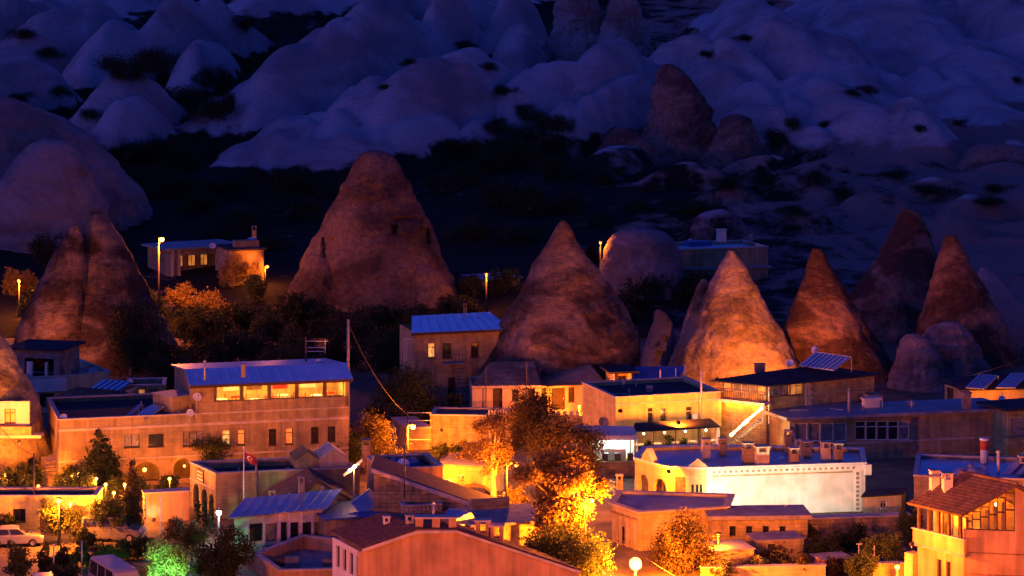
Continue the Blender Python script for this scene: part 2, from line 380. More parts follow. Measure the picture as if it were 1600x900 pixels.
def ground_z(X, Y):
    b = base_z(X, Y); z = b.copy()
    wx = (fnoise(X, Y, 0.035, 11) - 0.5) * 9; wy = (fnoise(X, Y, 0.035, 12) - 0.5) * 9
    fl = (fnoise(X, Y, 0.09, 14, 3) - 0.5)
    for (px, py, hw, Yc, bd, rot, q) in DOMES:
        c = at(px, py, Yc); a = hw * 1.16 * Yc / FP; bd = bd * 1.6; t = R(rot + (-22 if px < 1020 else 26))
        dx = X + wx * min(1, a / 14) * .6 - c.x; dy = Y + wy * min(1, a / 14) * .6 - c.y
        ux = dx * math.cos(t) + dy * math.sin(t); uy = -dx * math.sin(t) + dy * math.cos(t)
        r2 = (ux / a) ** 2 + (uy / bd) ** 2
        zb = zg(Yc) - 4
        e_ = .55; rr = np.sqrt(r2 + e_ * e_)
        prof = np.clip(1 - (rr - e_) / (math.sqrt(1 + e_ * e_) - e_), 0, 1)
        h = zb + (c.z - zb) * (.8 * prof + .2 * np.sqrt(np.clip(1 - r2, 0, 1))) + 0.10 * uy * (r2 < 1) + fl * 1.6 * np.clip(r2 * 2, 0, 1)
        z = np.maximum(z, np.where(r2 < 1, h, -99))
    # rounded flutes with sharp creases running down the slopes
    k = np.clip((z - b - 1.5) / 6, 0, 1)
    f1 = np.abs(fnoise(X + wx, Y * .45 + X * .2, 0.075, 21, 2) - .5) * 2
    f2 = np.abs(fnoise(X + wx * .5, Y * .5 - X * .15, 0.19, 22, 2) - .5) * 2
    z = z + k * (np.sqrt(f1 + .01) * 4.4 - 2.0 + (np.sqrt(f2 + .01) - .5) * 1.7)
    return z, z - b
def terrain(name, xs, ys, mat, kind='structure'):
    X, Y = np.meshgrid(xs, ys); Z, H = ground_z(X, Y)
    nx, ny = len(xs), len(ys)
    me = bpy.data.meshes.new(name)
    co = np.stack([X, Y, Z], -1).reshape(-1, 3)
    i = np.arange(nx * ny).reshape(ny, nx)
    q = np.stack([i[:-1, :-1], i[:-1, 1:], i[1:, 1:], i[1:, :-1]], -1).reshape(-1, 4)
    me.vertices.add(len(co)); me.vertices.foreach_set('co', co.ravel())
    me.loops.add(q.size); me.loops.foreach_set('vertex_index', q.ravel())
    me.polygons.add(len(q)); me.polygons.foreach_set('loop_start', np.arange(0, q.size, 4)); me.polygons.foreach_set('loop_total', np.full(len(q), 4))
    me.polygons.foreach_set('use_smooth', np.ones(len(q), bool))
    at_ = me.attributes.new('rise', 'FLOAT', 'POINT'); at_.data.foreach_set('value', H.ravel().astype(np.float32))
    me.materials.append(mat); me.update(); me.validate()
    o = bpy.data.objects.new(name, me); link(o); o['kind'] = kind
    return o
def hill_mat():
    m = rock('pale_badland_tuff', (0.52, 0.46, 0.47), (0.34, 0.28, 0.29), 0.40, 0.05, fine=0.3)
    n = m.node_tree.nodes; l = m.node_tree.links; b = n['Principled BSDF']
    src = b.inputs['Base Color'].links[0].from_socket
    a = n.new('ShaderNodeAttribute'); a.attribute_name = 'rise'
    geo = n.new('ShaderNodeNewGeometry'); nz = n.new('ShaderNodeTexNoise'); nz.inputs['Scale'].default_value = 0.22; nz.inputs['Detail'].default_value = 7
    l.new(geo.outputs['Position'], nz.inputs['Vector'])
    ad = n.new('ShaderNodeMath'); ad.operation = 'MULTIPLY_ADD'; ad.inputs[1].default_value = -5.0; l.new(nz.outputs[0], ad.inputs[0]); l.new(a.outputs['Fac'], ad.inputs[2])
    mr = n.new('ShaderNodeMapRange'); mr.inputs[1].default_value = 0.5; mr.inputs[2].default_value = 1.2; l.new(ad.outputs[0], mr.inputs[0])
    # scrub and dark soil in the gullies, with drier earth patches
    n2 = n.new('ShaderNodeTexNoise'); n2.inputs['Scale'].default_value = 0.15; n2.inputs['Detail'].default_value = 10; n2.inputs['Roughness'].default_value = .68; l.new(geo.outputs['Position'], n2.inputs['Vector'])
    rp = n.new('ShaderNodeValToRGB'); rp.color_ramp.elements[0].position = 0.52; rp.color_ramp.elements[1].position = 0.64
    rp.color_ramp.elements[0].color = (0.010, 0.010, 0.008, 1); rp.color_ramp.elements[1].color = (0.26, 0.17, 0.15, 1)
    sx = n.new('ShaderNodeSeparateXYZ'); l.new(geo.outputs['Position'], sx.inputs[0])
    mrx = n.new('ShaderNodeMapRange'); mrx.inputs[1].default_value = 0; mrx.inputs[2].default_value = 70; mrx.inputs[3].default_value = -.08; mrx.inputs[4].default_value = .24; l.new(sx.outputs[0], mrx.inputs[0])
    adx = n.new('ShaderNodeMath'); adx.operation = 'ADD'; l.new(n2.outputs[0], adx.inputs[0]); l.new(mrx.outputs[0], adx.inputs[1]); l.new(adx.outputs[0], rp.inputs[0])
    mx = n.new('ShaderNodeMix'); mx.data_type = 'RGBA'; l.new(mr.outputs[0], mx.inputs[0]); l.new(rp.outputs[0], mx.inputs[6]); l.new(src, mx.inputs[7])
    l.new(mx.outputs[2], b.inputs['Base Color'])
    return m
HILL = hill_mat()
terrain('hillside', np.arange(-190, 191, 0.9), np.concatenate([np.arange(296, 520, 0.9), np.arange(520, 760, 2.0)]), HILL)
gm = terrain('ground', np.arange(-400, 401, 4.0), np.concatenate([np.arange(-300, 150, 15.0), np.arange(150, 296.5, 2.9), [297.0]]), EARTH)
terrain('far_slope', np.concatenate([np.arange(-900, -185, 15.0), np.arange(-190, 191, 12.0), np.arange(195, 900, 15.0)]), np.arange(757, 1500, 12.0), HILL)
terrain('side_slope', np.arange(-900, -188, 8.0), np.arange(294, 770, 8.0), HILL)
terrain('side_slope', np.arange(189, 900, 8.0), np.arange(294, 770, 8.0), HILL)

# ================================================================ fairy chimneys and rock masses
def cone_mesh(profiles, seed, amp=0.05, flute=0.06, seg=150, niches=(), rows=110, extra=3.0, nscale=0.35):
    """each profile: (distance, depth ratio, [(py, xl, xr) ...]); rings follow the measured half widths"""
    V = []; Fc = []
    for (Yc, dr, prof) in profiles:
        prof = sorted(prof); n0 = len(V)
        pys = np.array([p[0] for p in prof], float); xl = np.array([p[1] for p in prof], float); xr = np.array([p[2] for p in prof], float)
        k = Yc / FP
        pend = pys[-1] + extra / k
        s1 = (xr[-1] - xl[-1]) / 2; g = 0.12 * (pend - pys[-1])
        pys = np.append(pys, pend); xl = np.append(xl, xl[-1] - g); xr = np.append(xr, xr[-1] + g)
        tt = np.linspace(0, 1, rows) ** 1.15
        pp = pys[0] + (pend - pys[0]) * tt
        def sm(a):
            v = np.interp(pp, pys, a); kk = np.ones(5) / 5
            w_ = np.convolve(np.pad(v, 2, 'edge'), kk, 'valid'); w_[0] = v[0]; return w_
        l_, r_ = sm(xl), sm(xr)
        for i, py in enumerate(pp):
            z = ZC - (py - PH) * k; cx = ((l_[i] + r_[i]) / 2 - 800) * k; rad = max((r_[i] - l_[i]) / 2 * k, 0.05)
            for j in range(seg):
                t = 2 * math.pi * j / seg; c, s = math.cos(t), math.sin(t)
                p = Vector((cx + c * rad, Yc + s * rad * dr, z))
                q = p * nscale + Vector((seed * 17.1, 0, 0))
                d = amp * (noise.fractal(q, 0.9, 2.1, 6) * 1.3) * min(rad, 4.5) * 1.4
                fl = noise.noise(Vector((c * 2.1 + seed * 3.3, s * 2.1, z * 0.05))) + 0.5 * noise.noise(Vector((c * 5 + seed, s * 5, z * 0.09)))
                d -= flute * rad * max(0, fl) * 1.4 * (0.35 + 0.65 * abs(s)) * min(1, 0.3 + i / rows)
                # ledges
                d += 0.10 * amp / 0.05 * noise.noise(Vector((p.x * 0.15, p.y * 0.15 + seed, z * 1.1)))
                p.x += c * d; p.y += s * d * dr
                if s < 0.2:
                    ppx = 800 + p.x / p.y * FP; ppy = PH + (ZC - p.z) / p.y * FP
                    for (a0, b0, a1, b1, dep) in niches:
                        if a0 < ppx < a1 and b0 < ppy < b1: p.y += dep; p.x *= 1 + dep / p.y; break
                V.append(tuple(p))
        for i in range(rows - 1):
            for j in range(seg):
                a = n0 + i * seg + j; b = n0 + i * seg + (j + 1) % seg
                Fc.append((a, a + seg, b + seg, b))
        Fc.append(tuple(n0 + j for j in range(seg)))
    return V, Fc
def cone(name, label, profiles, mat, seed, cat='rock', group='cone shaped rocks', **kw):
    mb = MB(); mb.v, mb.f = cone_mesh(profiles, seed, **kw)
    o = mb.build(name, mat, None, smooth=True)
    return tag(o, label, cat, group)
cone('fairy_chimney', 'twin peaked brown rock cone with a deep cleft, left of the street lamp',
     [(285, .9, [(331, 143, 158), (337, 138, 166), (345, 133, 172), (365, 128, 185), (390, 122, 200), (420, 112, 216), (460, 95, 236), (500, 80, 258), (550, 62, 285)]),
      (282, .9, [(351, 112, 122), (358, 106, 126), (375, 96, 130), (400, 82, 134), (440, 62, 138), (480, 42, 142), (510, 30, 146), (525, 24, 150), (555, 21, 152)])], TUFF_BROWN, 1, amp=.045, flute=.08)
cone('fairy_chimney', 'broad dark rock cone with square cut openings, standing alone before the pale hills',
     [(318, .9, [(235, 578, 594), (240, 564, 608), (262, 549, 628), (300, 531, 647), (350, 501, 669), (375, 488, 680), (400, 475, 691), (437, 460, 707), (470, 448, 720)]),
      (313.5, .9, [(398, 484, 512), (408, 474, 530), (430, 462, 545), (478, 440, 560)]),
      (313.5, .8, [(412, 632, 662), (424, 622, 684), (450, 612, 704), (478, 600, 716)])], TUFF_DUSK, 2, amp=.06, flute=.12,
     niches=[(613, 340, 660, 346, .5), (613, 353, 621, 366, 1.2), (656, 358, 671, 383, 1.2), (503, 372, 523, 402, .9)])
cone('fairy_chimney', 'largest rock cone, dark brown, with cave rooms cut in its foot',
     [(266, .88, [(344, 877, 882), (347, 874, 887), (362, 865, 896), (375, 858, 902), (400, 843, 918), (425, 826, 938), (450, 812, 953), (475, 798, 969), (500, 784, 986), (520, 772, 999), (545, 760, 1003), (570, 748, 1000), (600, 738, 990), (640, 734, 985)])],
     TUFF_BROWN, 3, amp=.05, flute=.03, seg=220, rows=170, niches=[(768, 606, 786, 640, 1.6), (841, 605, 853, 623, 1.0), (862, 604, 884, 638, 1.2)])
cone('fairy_chimney', 'small pale pointed rock wedged between the largest cone and the floodlit one',
     [(281, .8, [(484, 1026, 1032), (490, 1022, 1042), (505, 1019, 1052), (530, 1010, 1056), (570, 1000, 1062)])], TUFF_WHITE, 4, amp=.04, niches=[(1037, 525, 1043, 534, .8), (1024, 536, 1031, 541, .6), (1024, 549, 1040, 569, .5)])
cone('fairy_chimney', 'floodlit rock cone glowing orange behind the balcony house',
     [(276, .9, [(391, 1139, 1144), (396, 1135, 1150), (410, 1127, 1160), (440, 1112, 1178), (480, 1094, 1200), (520, 1076, 1222), (560, 1058, 1244), (585, 1046, 1256), (610, 1038, 1264)]),
      (279, .9, [(436, 1097, 1103), (445, 1090, 1110), (480, 1076, 1120), (520, 1062, 1130), (580, 1044, 1150)])], TUFF, 5, amp=.05, flute=.07)
cone('fairy_chimney', 'slender dark rock cone right of the floodlit cone, blunt tip',
     [(280, .9, [(388, 1270, 1282), (393, 1267, 1287), (410, 1262, 1294), (440, 1253, 1314), (480, 1238, 1338), (520, 1224, 1364), (560, 1211, 1390), (600, 1198, 1418), (625, 1190, 1432)])], TUFF_DARK, 6, amp=.05, flute=.07)
cone('fairy_chimney', 'tall dark rock cone in the rear pair at the right, smooth shoulders',
     [(300, .9, [(327, 1409, 1426), (332, 1406, 1436), (345, 1400, 1444), (370, 1388, 1454), (400, 1372, 1462), (430, 1350, 1474), (460, 1330, 1486), (500, 1312, 1500), (530, 1302, 1512)])], TUFF_DARK, 7, amp=.045, flute=.05)
cone('fairy_chimney', 'dark rock cone at the right with a craggy pale ridged tip',
     [(286, .9, [(368, 1477, 1493), (373, 1474, 1498), (390, 1469, 1506), (420, 1461, 1522), (460, 1448, 1544), (500, 1436, 1568), (540, 1424, 1590), (590, 1408, 1616), (610, 1400, 1626)])], TUFF_DARK, 8, amp=.055, flute=.07)
cone('fairy_chimney', 'smooth violet rock flank at the right edge behind the craggy cone',
     [(296, .9, [(418, 1533, 1541), (430, 1526, 1556), (460, 1514, 1585), (500, 1505, 1620), (560, 1500, 1660)])], TUFF_WHITE, 9, amp=.03)
cone('rock_mound', 'low rounded rose rock in front of the two dark right hand cones',
     [(276, .8, [(503, 1470, 1496), (512, 1450, 1510), (540, 1434, 1528), (580, 1420, 1546), (625, 1405, 1562)]), (273, .8, [(522, 1416, 1436), (532, 1406, 1454), (560, 1398, 1476), (625, 1386, 1494)])], TUFF_PINK, 10, amp=.10, flute=.16)
cone('rock_mound', 'blue grey domed rock behind the gap right of the largest cone',
     [(318, .9, [(357, 985, 1010), (359, 972, 1028), (364, 960, 1042), (375, 950, 1054), (395, 942, 1062), (430, 934, 1066), (465, 930, 1068)])], TUFF_WHITE, 11, amp=.03)
cone('rock_mound', 'rounded pinkish white rock at the left edge under the dark hills',
     [(348, .8, [(218, 66, 90), (223, 50, 108), (238, 32, 126), (262, 12, 142), (290, -6, 154), (320, -22, 164), (378, -40, 174)])], TUFF_WHITE, 12, amp=.06, flute=.30)
cone('rock_mound', 'long pale rock shoulder sloping down behind the rounded rock at the left edge',
     [(366, .8, [(150, -30, 10), (165, -60, 48), (185, -90, 100), (210, -110, 140), (250, -130, 180), (300, -150, 222), (345, -160, 244), (370, -165, 250)])], TUFF_WHITE, 13, amp=.06, flute=.2)
cone('rock_spire', 'jagged reddish rock spire rising amid the pale hills at upper right',
     [(418, .8, [(100, 1036, 1050), (106, 1030, 1062), (130, 1022, 1085), (160, 1016, 1105), (200, 1008, 1120), (262, 990, 1140)]),
      (412, .8, [(178, 1140, 1158), (184, 1130, 1172), (205, 1118, 1182), (235, 1105, 1192), (265, 1090, 1200)]),
      (408, .8, [(200, 960, 985), (215, 945, 1010), (240, 930, 1040), (268, 915, 1060)])], TUFF_RED, 14, amp=.09, flute=.1)
cone('rock_spire', 'craggy reddish rock knot at the top edge right of centre',
     [(500, .8, [(-30, 880, 900), (-10, 872, 930), (20, 866, 940), (55, 860, 950), (80, 850, 960)]),
      (495, .8, [(-20, 960, 990), (10, 950, 1000), (50, 940, 1012), (75, 930, 1020)])], TUFF_WHITE, 15, amp=.09, flute=.1)
cone('rock_mound', 'pink cracked boulder on the slope at the right edge',
     [(392, .8, [(226, 1548, 1585), (232, 1530, 1612), (245, 1510, 1640), (270, 1488, 1660), (285, 1475, 1670)])], TUFF_RED, 16, amp=.07)
# the cave house: foreground cone at the left edge, its plastered face cut into the rock
cone('fairy_chimney', 'foreground rock cone cut by the left edge, housing a plastered cave room',
     [(231, .85, [(470, -72, -48), (500, -90, -22), (525, -105, 2), (545, -115, 16), (575, -125, 32), (600, -132, 46), (630, -138, 58), (660, -142, 68), (700, -146, 80), (760, -150, 88)])],
     TUFF, 17, amp=.035, flute=.04, seg=240, rows=170, niches=[(-20, 630, 46, 662, 0.9)])
# ================================================================ building kit
def offset_poly(P, d):
    """inset (d>0) a ccw/cw plan polygon"""
    n = len(P); out = []
    area = sum(P[i].x * P[(i + 1) % n].y - P[(i + 1) % n].x * P[i].y for i in range(n))
    sg = 1 if area > 0 else -1
    for i in range(n):
        a, b, c = P[i - 1], P[i], P[(i + 1) % n]
        e1 = (b - a).normalized(); e2 = (c - b).normalized()
        n1 = Vector((-e1.y, e1.x)) * sg; n2 = Vector((-e2.y, e2.x)) * sg
        m = n1 + n2
        k = d / max(0.3, (1 + n1.dot(n2)) / 2) / 2 if m.length > 1e-6 else 0
        out.append(b + m * k)
    return out
def wall_mesh(mb, fr, L, z0, z1, ops, t=0.28, top=None):
    """wall face with real openings and reveals; ops: (a0,a1,za,zb,arch); top: optional function z(a)"""
    ops = [o for o in ops if o[1] > 0.02 and o[0] < L - 0.02]
    As = sorted({0, L} | {min(max(o[0], 0), L) for o in ops} | {min(max(o[1], 0), L) for o in ops})
    Zs = sorted({z0, z1} | {min(max(o[2], z0), z1) for o in ops} | {min(max(o[3], z0), z1) for o in ops})
    for i in range(len(As) - 1):
        for j in range(len(Zs) - 1):
            ca, cz = (As[i] + As[i + 1]) / 2, (Zs[j] + Zs[j + 1]) / 2
            if any(o[0] < ca < o[1] and o[2] < cz < o[3] for o in ops): continue
            mb.poly(fr.pt(As[i], 0, Zs[j]), fr.pt(As[i + 1], 0, Zs[j]), fr.pt(As[i + 1], 0, Zs[j + 1]), fr.pt(As[i], 0, Zs[j + 1]))
    for (a0, a1, za, zb, arch) in ops:
        p = fr.pt
        if arch:
            r = (a1 - a0) / 2; c = (a0 + a1) / 2; rz = min(r, (zb - za) * .6); zs = zb - rz
            A = [(c - r * math.cos(math.pi * k / 14), zs + rz * math.sin(math.pi * k / 14)) for k in range(15)]
            for k in range(14):
                (x0, y0), (x1, y1) = A[k], A[k + 1]
                mb.poly(p(x0, 0, y0), p(x1, 0, y1), p(x1, 0, zb + 1e-4), p(x0, 0, zb + 1e-4))
                mb.poly(p(x0, 0, y0), p(x0, -t, y0), p(x1, -t, y1), p(x1, 0, y1))
            top_ = zs
        else:
            top_ = zb; mb.poly(p(a0, 0, zb), p(a1, 0, zb), p(a1, -t, zb), p(a0, -t, zb))
        mb.poly(p(a0, 0, za), p(a0, -t, za), p(a1, -t, za), p(a1, 0, za))
        mb.poly(p(a0, 0, za), p(a0, 0, top_), p(a0, -t, top_), p(a0, -t, za))
        mb.poly(p(a1, 0, za), p(a1, -t, za), p(a1, -t, top_), p(a1, 0, top_))
KIND = {'dark': PANE, 'curt': PANE_CURT, 'lit': PANE_LIT, 'glow': PANE_GLOW, 'glass': GLASS, 'wood': WOODDK, 'brown': WOOD}
def make_window(root, fr, a0, a1, za, zb, kind='dark', grid=(2, 1), fm=None, arch=False, t=0.28, sill=True, name='window', fw=0.06, dep=0.14):
    fm = fm or WOODDK
    mb = MB(); b0, b1 = -dep, -dep - 0.06
    if arch:
        r = (a1 - a0) / 2; c = (a0 + a1) / 2; rz = min(r, (zb - za) * .6); zs = zb - rz
        P = [(a0, za), (a1, za)] + [(c + r * math.cos(math.pi * k / 12), zs + rz * math.sin(math.pi * k / 12)) for k in range(13)]
        mb.prism([fr.pt(x, b1, y) for x, y in P], Vector((fr.n.x, fr.n.y, 0)) * 0.03)
        o = mb.build(name, KIND[kind], root); return o
    mb.fbox(fr, a0, a0 + fw, b1, b0, za, zb).fbox(fr, a1 - fw, a1, b1, b0, za, zb)
    mb.fbox(fr, a0 + fw, a1 - fw, b1, b0, za, za + fw).fbox(fr, a0 + fw, a1 - fw, b1, b0, zb - fw, zb)
    for i in range(1, grid[0]):
        x = a0 + (a1 - a0) * i / grid[0]; mb.fbox(fr, x - fw / 2, x + fw / 2, b1 + .005, b0 - .005, za + fw, zb - fw)
    for j in range(1, grid[1]):
        z = za + (zb - za) * (j / grid[1] if grid[1] != 2 else .7); mb.fbox(fr, a0 + fw, a1 - fw, b1 + .01, b0 - .01, z - fw / 2, z + fw / 2)
    if sill: mb.fbox(fr, a0 - .06, a1 + .06, -dep, 0.06, za - .07, za - .005)
    o = mb.build(name, fm, root)
    MB().fbox(fr, a0 + fw * .5, a1 - fw * .5, b1 - .01, b1 + .02, za + fw * .5, zb - fw * .5).build('pane', KIND[kind], o)
    return o
class House:
    def __init__(s, name, label, front, ztop, depth=None, back=None, zb=-0.5, mat=None, cat='house', group=None, root=None):
        s.zt, s.zb, s.mat = ztop, zb, mat or PLASTER
        F = [atz(p[0], p[1], ztop).to_2d() for p in front]
        u = (F[-1] - F[0]).normalized(); n = Vector((u.y, -u.x))
        if back is not None:
            B = [atz(p[0], p[1], ztop).to_2d() for p in back]          # left to right
            if len(B) == 1: B.append(F[-1] + (B[0] - F[0]))
        else: B = [F[0] - n * depth, F[-1] - n * depth]
        s.plan = F + B[::-1]
        loc = s.plan[0]
        s.root = root or thing(name, label, cat, (loc.x, loc.y, max(zb, 0)), group)
        s.F = []; s.L = []; s.ops = []
        N = len(s.plan)
        for i in range(N):
            a, b = s.plan[i], s.plan[(i + 1) % N]; d = b - a
            s.F.append(Frame(a, d, Vector((d.y, -d.x)))); s.L.append(d.length); s.ops.append([])
        s.left = N - 1; s.nf = len(F) - 1; s.right = s.nf
    def rect(s, i, r):
        fr = s.F[i]; pm, xm = (r[1] + r[3]) / 2, (r[0] + r[2]) / 2
        a0 = fr.uv(r[0], pm)[0]; a1 = fr.uv(r[2], pm)[0]
        return a0, a1, fr.uv(xm, r[3])[1], fr.uv(xm, r[1])[1]
    def win(s, r, kind='dark', grid=(2, 1), face=0, arch=False, fm=None, sill=True, name='window', dep=.14, fw=.06):
        a0, a1, za, zb = s.rect(face, r)
        s.ops[face].append((a0, a1, za, zb, arch))
        return make_window(s.root, s.F[face], a0, a1, za, zb, kind, grid, fm, arch, sill=sill, name=name, dep=dep, fw=fw)
    def door(s, r, mat=None, face=0, arch=False):
        a0, a1, za, zb = s.rect(face, r); s.ops[face].append((a0, a1, za, zb, arch)); fr = s.F[face]
        mb = MB(); fw = .08
        mb.fbox(fr, a0, a0 + fw, -.2, -.1, za, zb).fbox(fr, a1 - fw, a1, -.2, -.1, za, zb).fbox(fr, a0 + fw, a1 - fw, -.2, -.1, zb - fw, zb)
        mb.fbox(fr, a0 + fw, a1 - fw, -.22, -.15, za, zb - fw)
        for k in range(2):
            h = (zb - za) / 2; mb.fbox(fr, a0 + fw * 2.2, a1 - fw * 2.2, -.15, -.13, za + .1 + k * h, za + h - .12 + k * h)
        d = mb.build('door', mat or WOODDK, s.root)
        MB().fbox(fr, a1 - fw * 2.1, a1 - fw * 1.5, -.15, -.07, (za + zb) / 2 - .08, (za + zb) / 2 + .08).build('handle', STEEL, d)
        return d
    def hole(s, r, face=0, arch=False):
        a0, a1, za, zb = s.rect(face, r); s.ops[face].append((a0, a1, za, zb, arch)); return a0, a1, za, zb
    def walls(s, name='wall', mat=None, t=.28, par=0.0, skip=()):
        mb = MB(); N = len(s.plan)
        for i in range(N):
            if i in skip: continue
            wall_mesh(mb, s.F[i], s.L[i], s.zb, s.zt, s.ops[i], t)
        if par:
            I = offset_poly(s.plan, t)
            for i in range(N):
                a, b = I[i], I[(i + 1) % N]
                mb.poly((b.x, b.y, s.zt - par - .05), (a.x, a.y, s.zt - par - .05), (a.x, a.y, s.zt), (b.x, b.y, s.zt))
        return mb.build(name, mat or s.mat, s.root)
    def flat(s, par=0.35, mat=None, cop=None, over=0.07, t=.32, ch=.12):
        I = offset_poly(s.plan, .26)
        z = s.zt - par
        MB().prism([(p.x, p.y, z - .15) for p in I], (0, 0, .15)).build('roof', mat or ROOFDK, s.root)
        O = offset_poly(s.plan, -over); J = offset_poly(s.plan, t); N = len(O); mb = MB()
        z0, z1 = s.zt, s.zt + ch
        for i in range(N):
            k = (i + 1) % N
            mb.poly((O[i].x, O[i].y, z1), (O[k].x, O[k].y, z1), (J[k].x, J[k].y, z1), (J[i].x, J[i].y, z1))
            mb.poly((O[i].x, O[i].y, z0), (O[k].x, O[k].y, z0), (O[k].x, O[k].y, z1), (O[i].x, O[i].y, z1))
            mb.poly((J[k].x, J[k].y, z0), (J[i].x, J[i].y, z0), (J[i].x, J[i].y, z1), (J[k].x, J[k].y, z1))
            mb.poly((O[k].x, O[k].y, z0), (O[i].x, O[i].y, z0), (J[i].x, J[i].y, z0), (J[k].x, J[k].y, z0))
        mb.build('coping', cop or COPING, s.root)
        return s
    def slab(s, over=.35, th=.22, mat=None):
        O = offset_poly(s.plan, -over)
        MB().prism([(p.x, p.y, s.zt) for p in O], (0, 0, th)).build('roof', mat or ROOFSLAB, s.root); return s
    def band(s, py_px, h=.15, face=0, mat=None, proud=.06, name='string_course'):
        fr = s.F[face]; z = fr.uv(py_px[0], py_px[1])[1]
        MB().fbox(fr, -.02, s.L[face] + .02, 0.003, proud, z - h / 2, z + h / 2).build(name, mat or COPING, s.root)
def roof_plane(root, q, mat, th=.14, kind='tile', n=12, name='roof', tmat=None):
    """q: eave left, eave right, ridge right, ridge left; rows of tiles or standing seams on a deck"""
    q = [Vector(p) for p in q]
    nn = (q[1] - q[0]).cross(q[3] - q[0]).normalized()
    if nn.z < 0: nn = -nn
    deck = MB().prism(q, -nn * th).build(name, mat, root)
    P = lambda u, v: (q[0] * (1 - u) + q[1] * u) * (1 - v) + (q[3] * (1 - u) + q[2] * u) * v
    if kind == 'tile':
        W = max((q[1] - q[0]).length, (q[2] - q[3]).length); m = max(4, int(W / .30)); 
        prof = [(.0, .015), (.25, .055), (.5, .07), (.75, .055)]
        us = [(k + f) / m for k in range(m) for f, _ in prof] + [1.0]
        hs = [h for k in range(m) for _, h in prof] + [.015]
        for r in range(n):
            mb = MB(); v0, v1 = max(0, r / n - .012), (r + 1) / n; pts = []
            for u, h in zip(us, hs): pts += [P(u, v0) + nn * (h + .05), P(u, v1) + nn * (h + .005), P(u, v0) + nn * .006]
            fc = []
            for k in range(len(us) - 1):
                a = 3 * k; fc += [(a, a + 3, a + 4, a + 1), (a + 2, a + 5, a + 3, a)]
            mb.add(pts, fc); mb.build('tile_row', tmat or mat, deck)
    elif kind == 'seam':
        for k in range(n + 1):
            u = k / n; a, b = P(u, 0), P(u, 1); d = (q[1] - q[0]).normalized() * .03
            MB().prism([a - d + nn * .002, a + d + nn * .002, b + d + nn * .002, b - d + nn * .002], nn * .07).build('seam', tmat or mat, deck)
    elif kind == 'stripe':
        for k in range(n):
            u0, u1 = (k + .1) / n, (k + .68) / n
            MB().prism([P(u0, .02) + nn * .002, P(u1, .02) + nn * .002, P(u1, .98) + nn * .002, P(u0, .98) + nn * .002], nn * .04).build('collector_tube', tmat or mat, deck)
    return deck
def chimney(root, px, wpx, py0, py1, z, mat=None, slots=True, cap=None, ratio=1.0, name='chimney', yaw=0.15):
    mat = mat or PLASTER
    p = atz(px, py1, z); wm = wpx * p.y / FP / 2; z1 = at(px, py0, p.y).z
    u = Vector((math.cos(yaw), math.sin(yaw))); fr = Frame((p.x, p.y), u, Vector((u.y, -u.x)))
    d = wm * ratio; mb = MB(); mb_cap = MB()
    if slots and z1 - z > .5:
        zs = z1 - .12 - min(.35, (z1 - z) * .3); c = wm * .38
        mb.fbox(fr, -wm, wm, -d, d, z - .3, zs)
        for sx in (-1, 1):
            for sy in (-1, 1):
                mb.fbox(fr, *(sorted((sx * wm, sx * (wm - c)))), *(sorted((sy * d, sy * (d - c)))), zs - .002, z1 - .1)
    else: mb.fbox(fr, -wm, wm, -d, d, z - .3, z1 - .1)
    o = mb.build(name, mat, root)
    mb_cap.fbox(fr, -wm * 1.18, wm * 1.18, -d * 1.18, d * 1.18, z1 - .1, z1).build('cap', cap or mat, o)
    return o
def flue(root, px, py0, py1, z, r=.09, mat=None, name='flue_pipe'):
    p = atz(px, py1, z); z1 = at(px, py0, p.y).z
    o = MB().tube([(p.x, p.y, z - .2), (p.x, p.y, z1)], r, 10).build(name, mat or STEEL, root, True)
    MB().lathe((p.x, p.y, z1), [(r * 1.1, 0.03), (r * 1.9, .06), (.02, .22)], 10).build('cowl', mat or STEEL, o, True)
    return o
def dish(label, px, py, Y, rpx, az=20, el=35, zbase=None, group='satellite dishes', mat=None):
    c = at(px, py, Y); r = rpx * Y / FP
    zb = c.z - 2 * r if zbase is None else zbase
    root = thing('satellite_dish', label, 'satellite dish', (c.x, c.y, zb), group)
    d = Vector((math.sin(R(az)) * math.cos(R(el)), -math.cos(R(az)) * math.cos(R(el)), math.sin(R(el))))
    MB().lathe(c, [(0.0, -.25 * r), (r * .5, -.19 * r), (r * .8, -.08 * r), (r, .05 * r), (r * 1.02, .03 * r), (r * .8, -.13 * r), (0, -.3 * r)], 20, d).build('reflector', mat or WHITE, root, True)
    MB().tube([c - d * r * .25, c - d * r * .5 - Vector((0, 0, r * .3)), (c.x - d.x * r * .5, c.y - d.y * r * .5, zb - .05)], .035, 6).build('mast', STEEL, root)
    lo = c + (Vector((0, 0, -1)) - d * (-d.z)).normalized() * r * .9
    MB().tube([lo, c + d * r * .9], .02, 5).build('feed_arm', STEEL, root)
    MB().tube([c + d * r * .85, c + d * r * 1.1], .05, 6).build('receiver', DARKMET, root)
    return root
